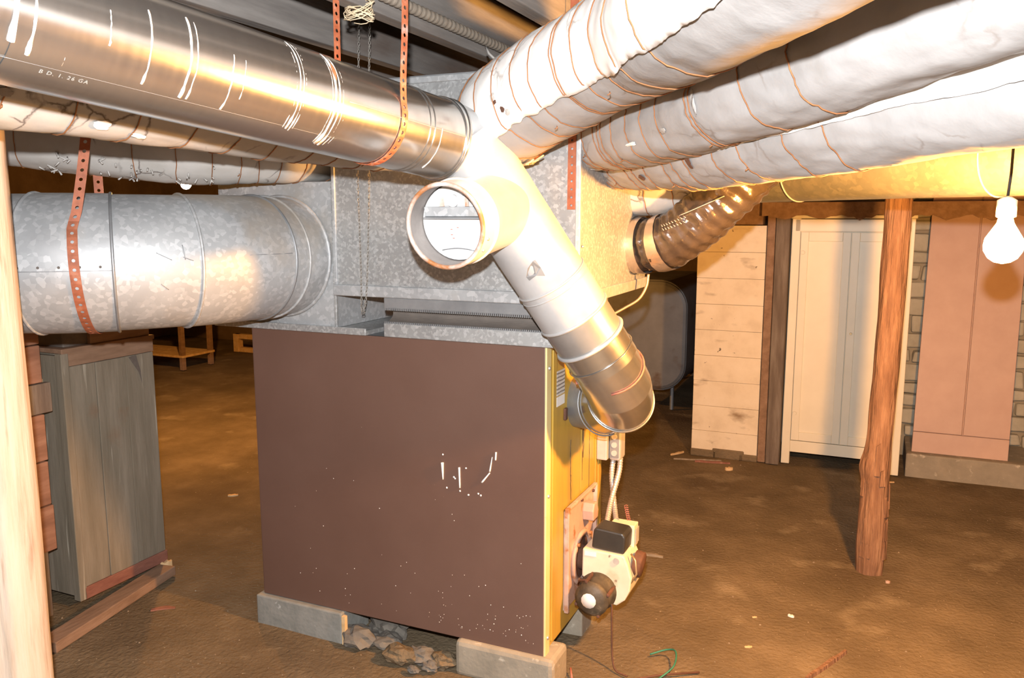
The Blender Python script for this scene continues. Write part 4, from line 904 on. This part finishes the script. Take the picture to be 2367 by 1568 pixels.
# grey-green board box
cb = thing('board_casing', 'tall grey-green boarded casing on the left under the huge elbow', 'casing', (-2.3, 0, 0))
cs1 = -2.10; cs0 = -2.55; ct0 = -.235; ct1 = .245; cz = 1.125
MB().box(cs0, cs1 - .02, ct0 + .02, ct1, .03, cz).build('core', G['greybox'], cb)
ys = [ct0, -.075, .085, ct1]
for k in range(3): MB().box(cs1 - .022, cs1 + .003 * (k % 2), ys[k] + .0008, ys[k + 1] - .0008, .075, cz - .06).build('side_board', G['greybox'], cb, bev=.003)
MB().box(cs1 - .02, cs1 + .004, ct0, ct1, cz - .058, cz + .004).build('top_rail', G['brownwood'], cb, bev=.003)
MB().box(cs1 - .02, cs1 + .006, ct0 + .02, ct1 + .004, .02, .075).build('bottom_rail', G['sill'], cb, bev=.003)
xs = [cs0, -2.31, cs1 - .03]
for k in range(2): MB().box(xs[k] + .0008, xs[k + 1] - .0008, ct0 - .003 * k, ct0 + .02, .04, cz - .01).build('front_board', G['greybox'], cb, bev=.003)
MB().box(cs1 - .035, cs1 + .006, ct0 - .006, ct0 + .03, .02, cz).build('corner_post', G['greybox'], cb, bev=.004)
MB().box(cs0, cs1 + .004, ct0, ct1 + .01, cz, cz + .02).build('top', G['brownwood'], cb, bev=.003)
for z in (.28, .95): MB().box(-2.235, -2.222, ct0 - .008, ct0 - .003, z, z + .06).build('cleat', G['chip'], cb)
m = MB(); m.add([(cs1 + .006, .10, 1.06), (cs1 + .006, .14, 1.065), (cs1 + .006, .16, .99), (cs1 + .006, .165, .93), (cs1 + .006, .15, .985), (cs1 + .006, .12, 1.03)], [(0, 1, 2, 3, 4, 5)]); m.build('torn_paper', G['canvas'], cb, solid=.002)
single(MB().box(-2.42, -2.13, -.2, .05, cz + .02, cz + .14), 'dark_box', G['canvas'], 'small dark box on top of the grey-green casing', 'box', (-2.27, -.08, cz + .02), bev=.006)
single(MB().box(-2.15, -2.11, -.08, .24, cz + .02, cz + .075), 'lumber_offcut', G['brownwood'], 'brown lumber offcut lying along the casing top', 'board', (-2.13, .08, cz + .02), bev=.004)

# red-brown plank bin
bn = thing('plank_bin', 'red-brown horizontal plank partition on stub legs at far left', 'partition', (-2.15, -.6, 0))
random.seed(6); z = .30
hs_ = [.2, .19, .2, .13, .16, .2]
for k, h in enumerate(hs_):
    MB().box(-2.13, -2.10 + random.uniform(-.004, .004), -.95, -.33 + (.035 if k == 3 else 0) + random.uniform(-.006, .006), z + .002, z + h - .003).build('plank', G['redplank'] if k != 3 else G['darkwood'], bn, bev=.004); z += h
for y0_ in (-.43, -.9): MB().box(-2.17, -2.131, y0_, y0_ + .085, 0, 1.36).build('leg', G['darkwood'], bn, bev=.004)
# lath on the floor
m = MB(); p0 = Vector((-1.86, -.62, 0)); 
m.box(-.045, .045, -.37, .37, 0, .045)
rot = Matrix.Rotation(math.radians(10), 3, 'Z')
m.v = [Vector((-1.945, -.20, 0)) + rot @ v for v in m.v]
single(m, 'floor_batten', G['brownwood'], 'long brown batten lying on the floor along the grey-green casing', 'board', (-1.945, -.2, 0), bev=.004)

# far bench, crate frame
be = thing('work_bench', 'low wooden bench with a lower shelf in the warm gloom at back left', 'bench', (-6.5, 4.6, 0))
for s_, t_ in ((-5.99, 4.18), (-5.99, 4.6), (-7.2, 4.18), (-7.2, 4.6)): MB().box(s_ - .025, s_ + .025, t_ - .025, t_ + .025, 0, .85).build('leg', G['brownwood'], be, bev=.004)
MB().box(-7.3, -5.94, 4.12, 4.66, .85, .90).build('bench_top', G['brownwood'], be, bev=.004)
for k in range(3): MB().box(-7.25, -5.96, 4.15 + k * .165, 4.15 + k * .165 + .16, .14, .165).build('shelf_plank', G['chip'], be, bev=.003)
cf = thing('wooden_frame', 'pale wooden frame lying by the far wall at back left', 'frame', (-6.0, 5.5, 0))
for q in ((-6.42, -5.4, -.01, .05), (-6.42, -5.4, .16, .22)): MB().box(q[0], q[1], 5.45, 5.52, q[2], q[3]).build('rail', G['chip'], cf, bev=.004)
for x in (-6.42, -5.95, -5.45): MB().box(x, x + .08, 5.44, 5.53, -.01, .22).build('stile', G['chip'], cf, bev=.004)

# ================================================================== FLOOR DEBRIS
def chip(p, l, w_, h, ang, label, mat='chip', bend=0):
    p = Vector((p[0], p[1], 0)); n = 6; m = MB(); vs_ = []
    for k in range(n + 1):
        u = k / n - .5; ww = w_ * (.55 + .45 * math.sin(PI * k / n)) ; y = bend * math.sin(PI * k / n)
        for sx, z in ((-1, 0), (1, 0), (.8, h), (-.8, h)): vs_.append((u * l, y + sx * ww / 2, z + .15 * h * math.sin(k * 2.1)))
    fs_ = [(k * 4 + j, k * 4 + (j + 1) % 4, k * 4 + 4 + (j + 1) % 4, k * 4 + 4 + j) for k in range(n) for j in range(4)] + [(3, 2, 1, 0), (n * 4, n * 4 + 1, n * 4 + 2, n * 4 + 3)]
    rot = Matrix.Rotation(math.radians(ang), 3, 'Z'); zg = gh(*FI(p)) - .002
    m.add([rot @ Vector(v) + Vector((p.x, p.y, zg)) for v in vs_], fs_)
    return single(m, 'wood_chip' if mat == 'chip' else 'stick' if l > .12 else 'scrap', G[mat], label, 'debris', (p.x, p.y, 0), None, frame=False)
def FI(p): d = Vector((p[0], p[1], 0)) - C0; return d.dot(A), d.dot(B)
DEB = [((-1.72, 4.87), .06, .03, .01, 15, 'pale chip on the earth floor left of the furnace, farther left of two', 'chip', 0),
 ((-1.53, 4.89), .055, .02, .01, 20, 'pale chip on the earth floor left of the furnace, nearer the brown panel', 'chip', 0),
 ((-1.53, 3.39), .10, .035, .006, 12, 'orange bark strip on the floor beside the long batten', 'sill', .012),
 ((-1.70, 3.83), .055, .03, .03, 40, 'blocky cream wood chip at the end of the casing sill', 'chip', 0),
 ((-1.83, 2.93), .035, .02, .012, 50, 'small tan chip beside the bleached log post', 'chip', 0),
 ((.70, 3.95), .13, .02, .014, -22, 'grey-brown stick on the floor right of the burner', 'crumb', .008),
 ((1.31, 5.62), .33, .012, .012, -8, 'thin straight stick at the foot of the pier', 'crumb', 0),
 ((1.40, 5.55), .24, .02, .014, -14, 'reddish stick just before the foot of the pier', 'sill', 0),
 ((1.20, 5.78), .13, .018, .014, 35, 'short tan stick pointing at the pier corner', 'chip', 0),
 ((1.47, 5.38), .05, .03, .02, 10, 'yellowish chip in front of the pier', 'chip', 0),
 ((2.44, 5.13), .07, .02, .008, 0, 'thin pale chip on the floor right of the bark post', 'chip', 0),
 ((.945, 3.07), .03, .012, .006, 8, 'pale oval chip on the open floor at lower right', 'chip', 0),
 ((1.20, 3.32), .026, .015, .01, -40, 'small white scrap on the floor below the bark post', 'label', 0),
 ((1.04, 3.31), .02, .009, .006, 10, 'tiny tan chip left of the white scrap', 'chip', 0),
 ((1.77, 3.66), .02, .014, .012, 0, 'small pinkish lump right of the bark post foot', 'pinkplate', 0),
 ((1.205, 2.93), .30, .020, .016, 41, 'long reddish stick at the bottom edge of the floor', 'bark', 0),
 ((.295, 3.22), .04, .02, .01, 30, 'crumpled white scrap under the burner', 'label', 0)]
for d in DEB: chip(*d)
m = MB(); m.rope(Tube([W(.30, .36, .012), W(.36, .39, .03), W(.40, .36, .045), W(.41, .28, .03), W(.37, .20, .01)]).p, .0035, 6)
single(m, 'green_wire', G['green'], 'loop of green wire on the floor below the burner', 'wire', W(.37, .25, 0), frame=False)
m = MB(); m.rope([W(.19, .10, .006), W(.28, .16, .01), W(.38, .24, .012), W(.50, .32, .006)], .004, 6)
single(m, 'floor_wire', G['darkrust'], 'dark reddish wire lying straight on the floor below the burner', 'wire', W(.3, .2, 0), frame=False)
m = MB(); m.rope(Tube([W(.175, .25, .25), W(.18, .24, .15), W(.19, .22, .05), W(.21, .20, .01), W(.26, .18, .008)]).p, .0035, 6)
single(m, 'oil_supply_line', G['darkrust'], 'thin dark supply line dropping from the burner to the floor', 'pipe', W(.2, .2, 0), frame=False)
m = MB(); m.rope([W(.055, .13, .02), W(.075, .09, .006)], .004, 6)
single(m, 'pink_stub', G['redwire'], 'short pink stub beside the tan concrete block', 'debris', W(.06, .1, 0), frame=False)
# uncountable crumbs
random.seed(77); m = MB()
for k in range(1700):
    s = random.uniform(-2.2, 2.6); t = random.uniform(-1.2, 3.4)
    if -1.4 < s < .1 and -.05 < t < .75: continue
    r = random.uniform(.0015, .004) * (1.8 if random.random() < .06 else 1); z = gh(s, t)
    a = random.uniform(0, 6); ca, sa = math.cos(a) * r, math.sin(a) * r
    m.add([(s + ca, t + sa, z - .001), (s - sa, t + ca, z - .001), (s - ca, t - sa, z - .001), (s + sa, t - ca, z - .001), (s, t, z + r * .8)], [(0, 1, 4), (1, 2, 4), (2, 3, 4), (3, 0, 4)])
single(m, 'floor_crumbs', G['crumb'], 'scatter of tiny pale crumbs over the earth floor', 'debris', (0, 0, 0), kind='stuff')
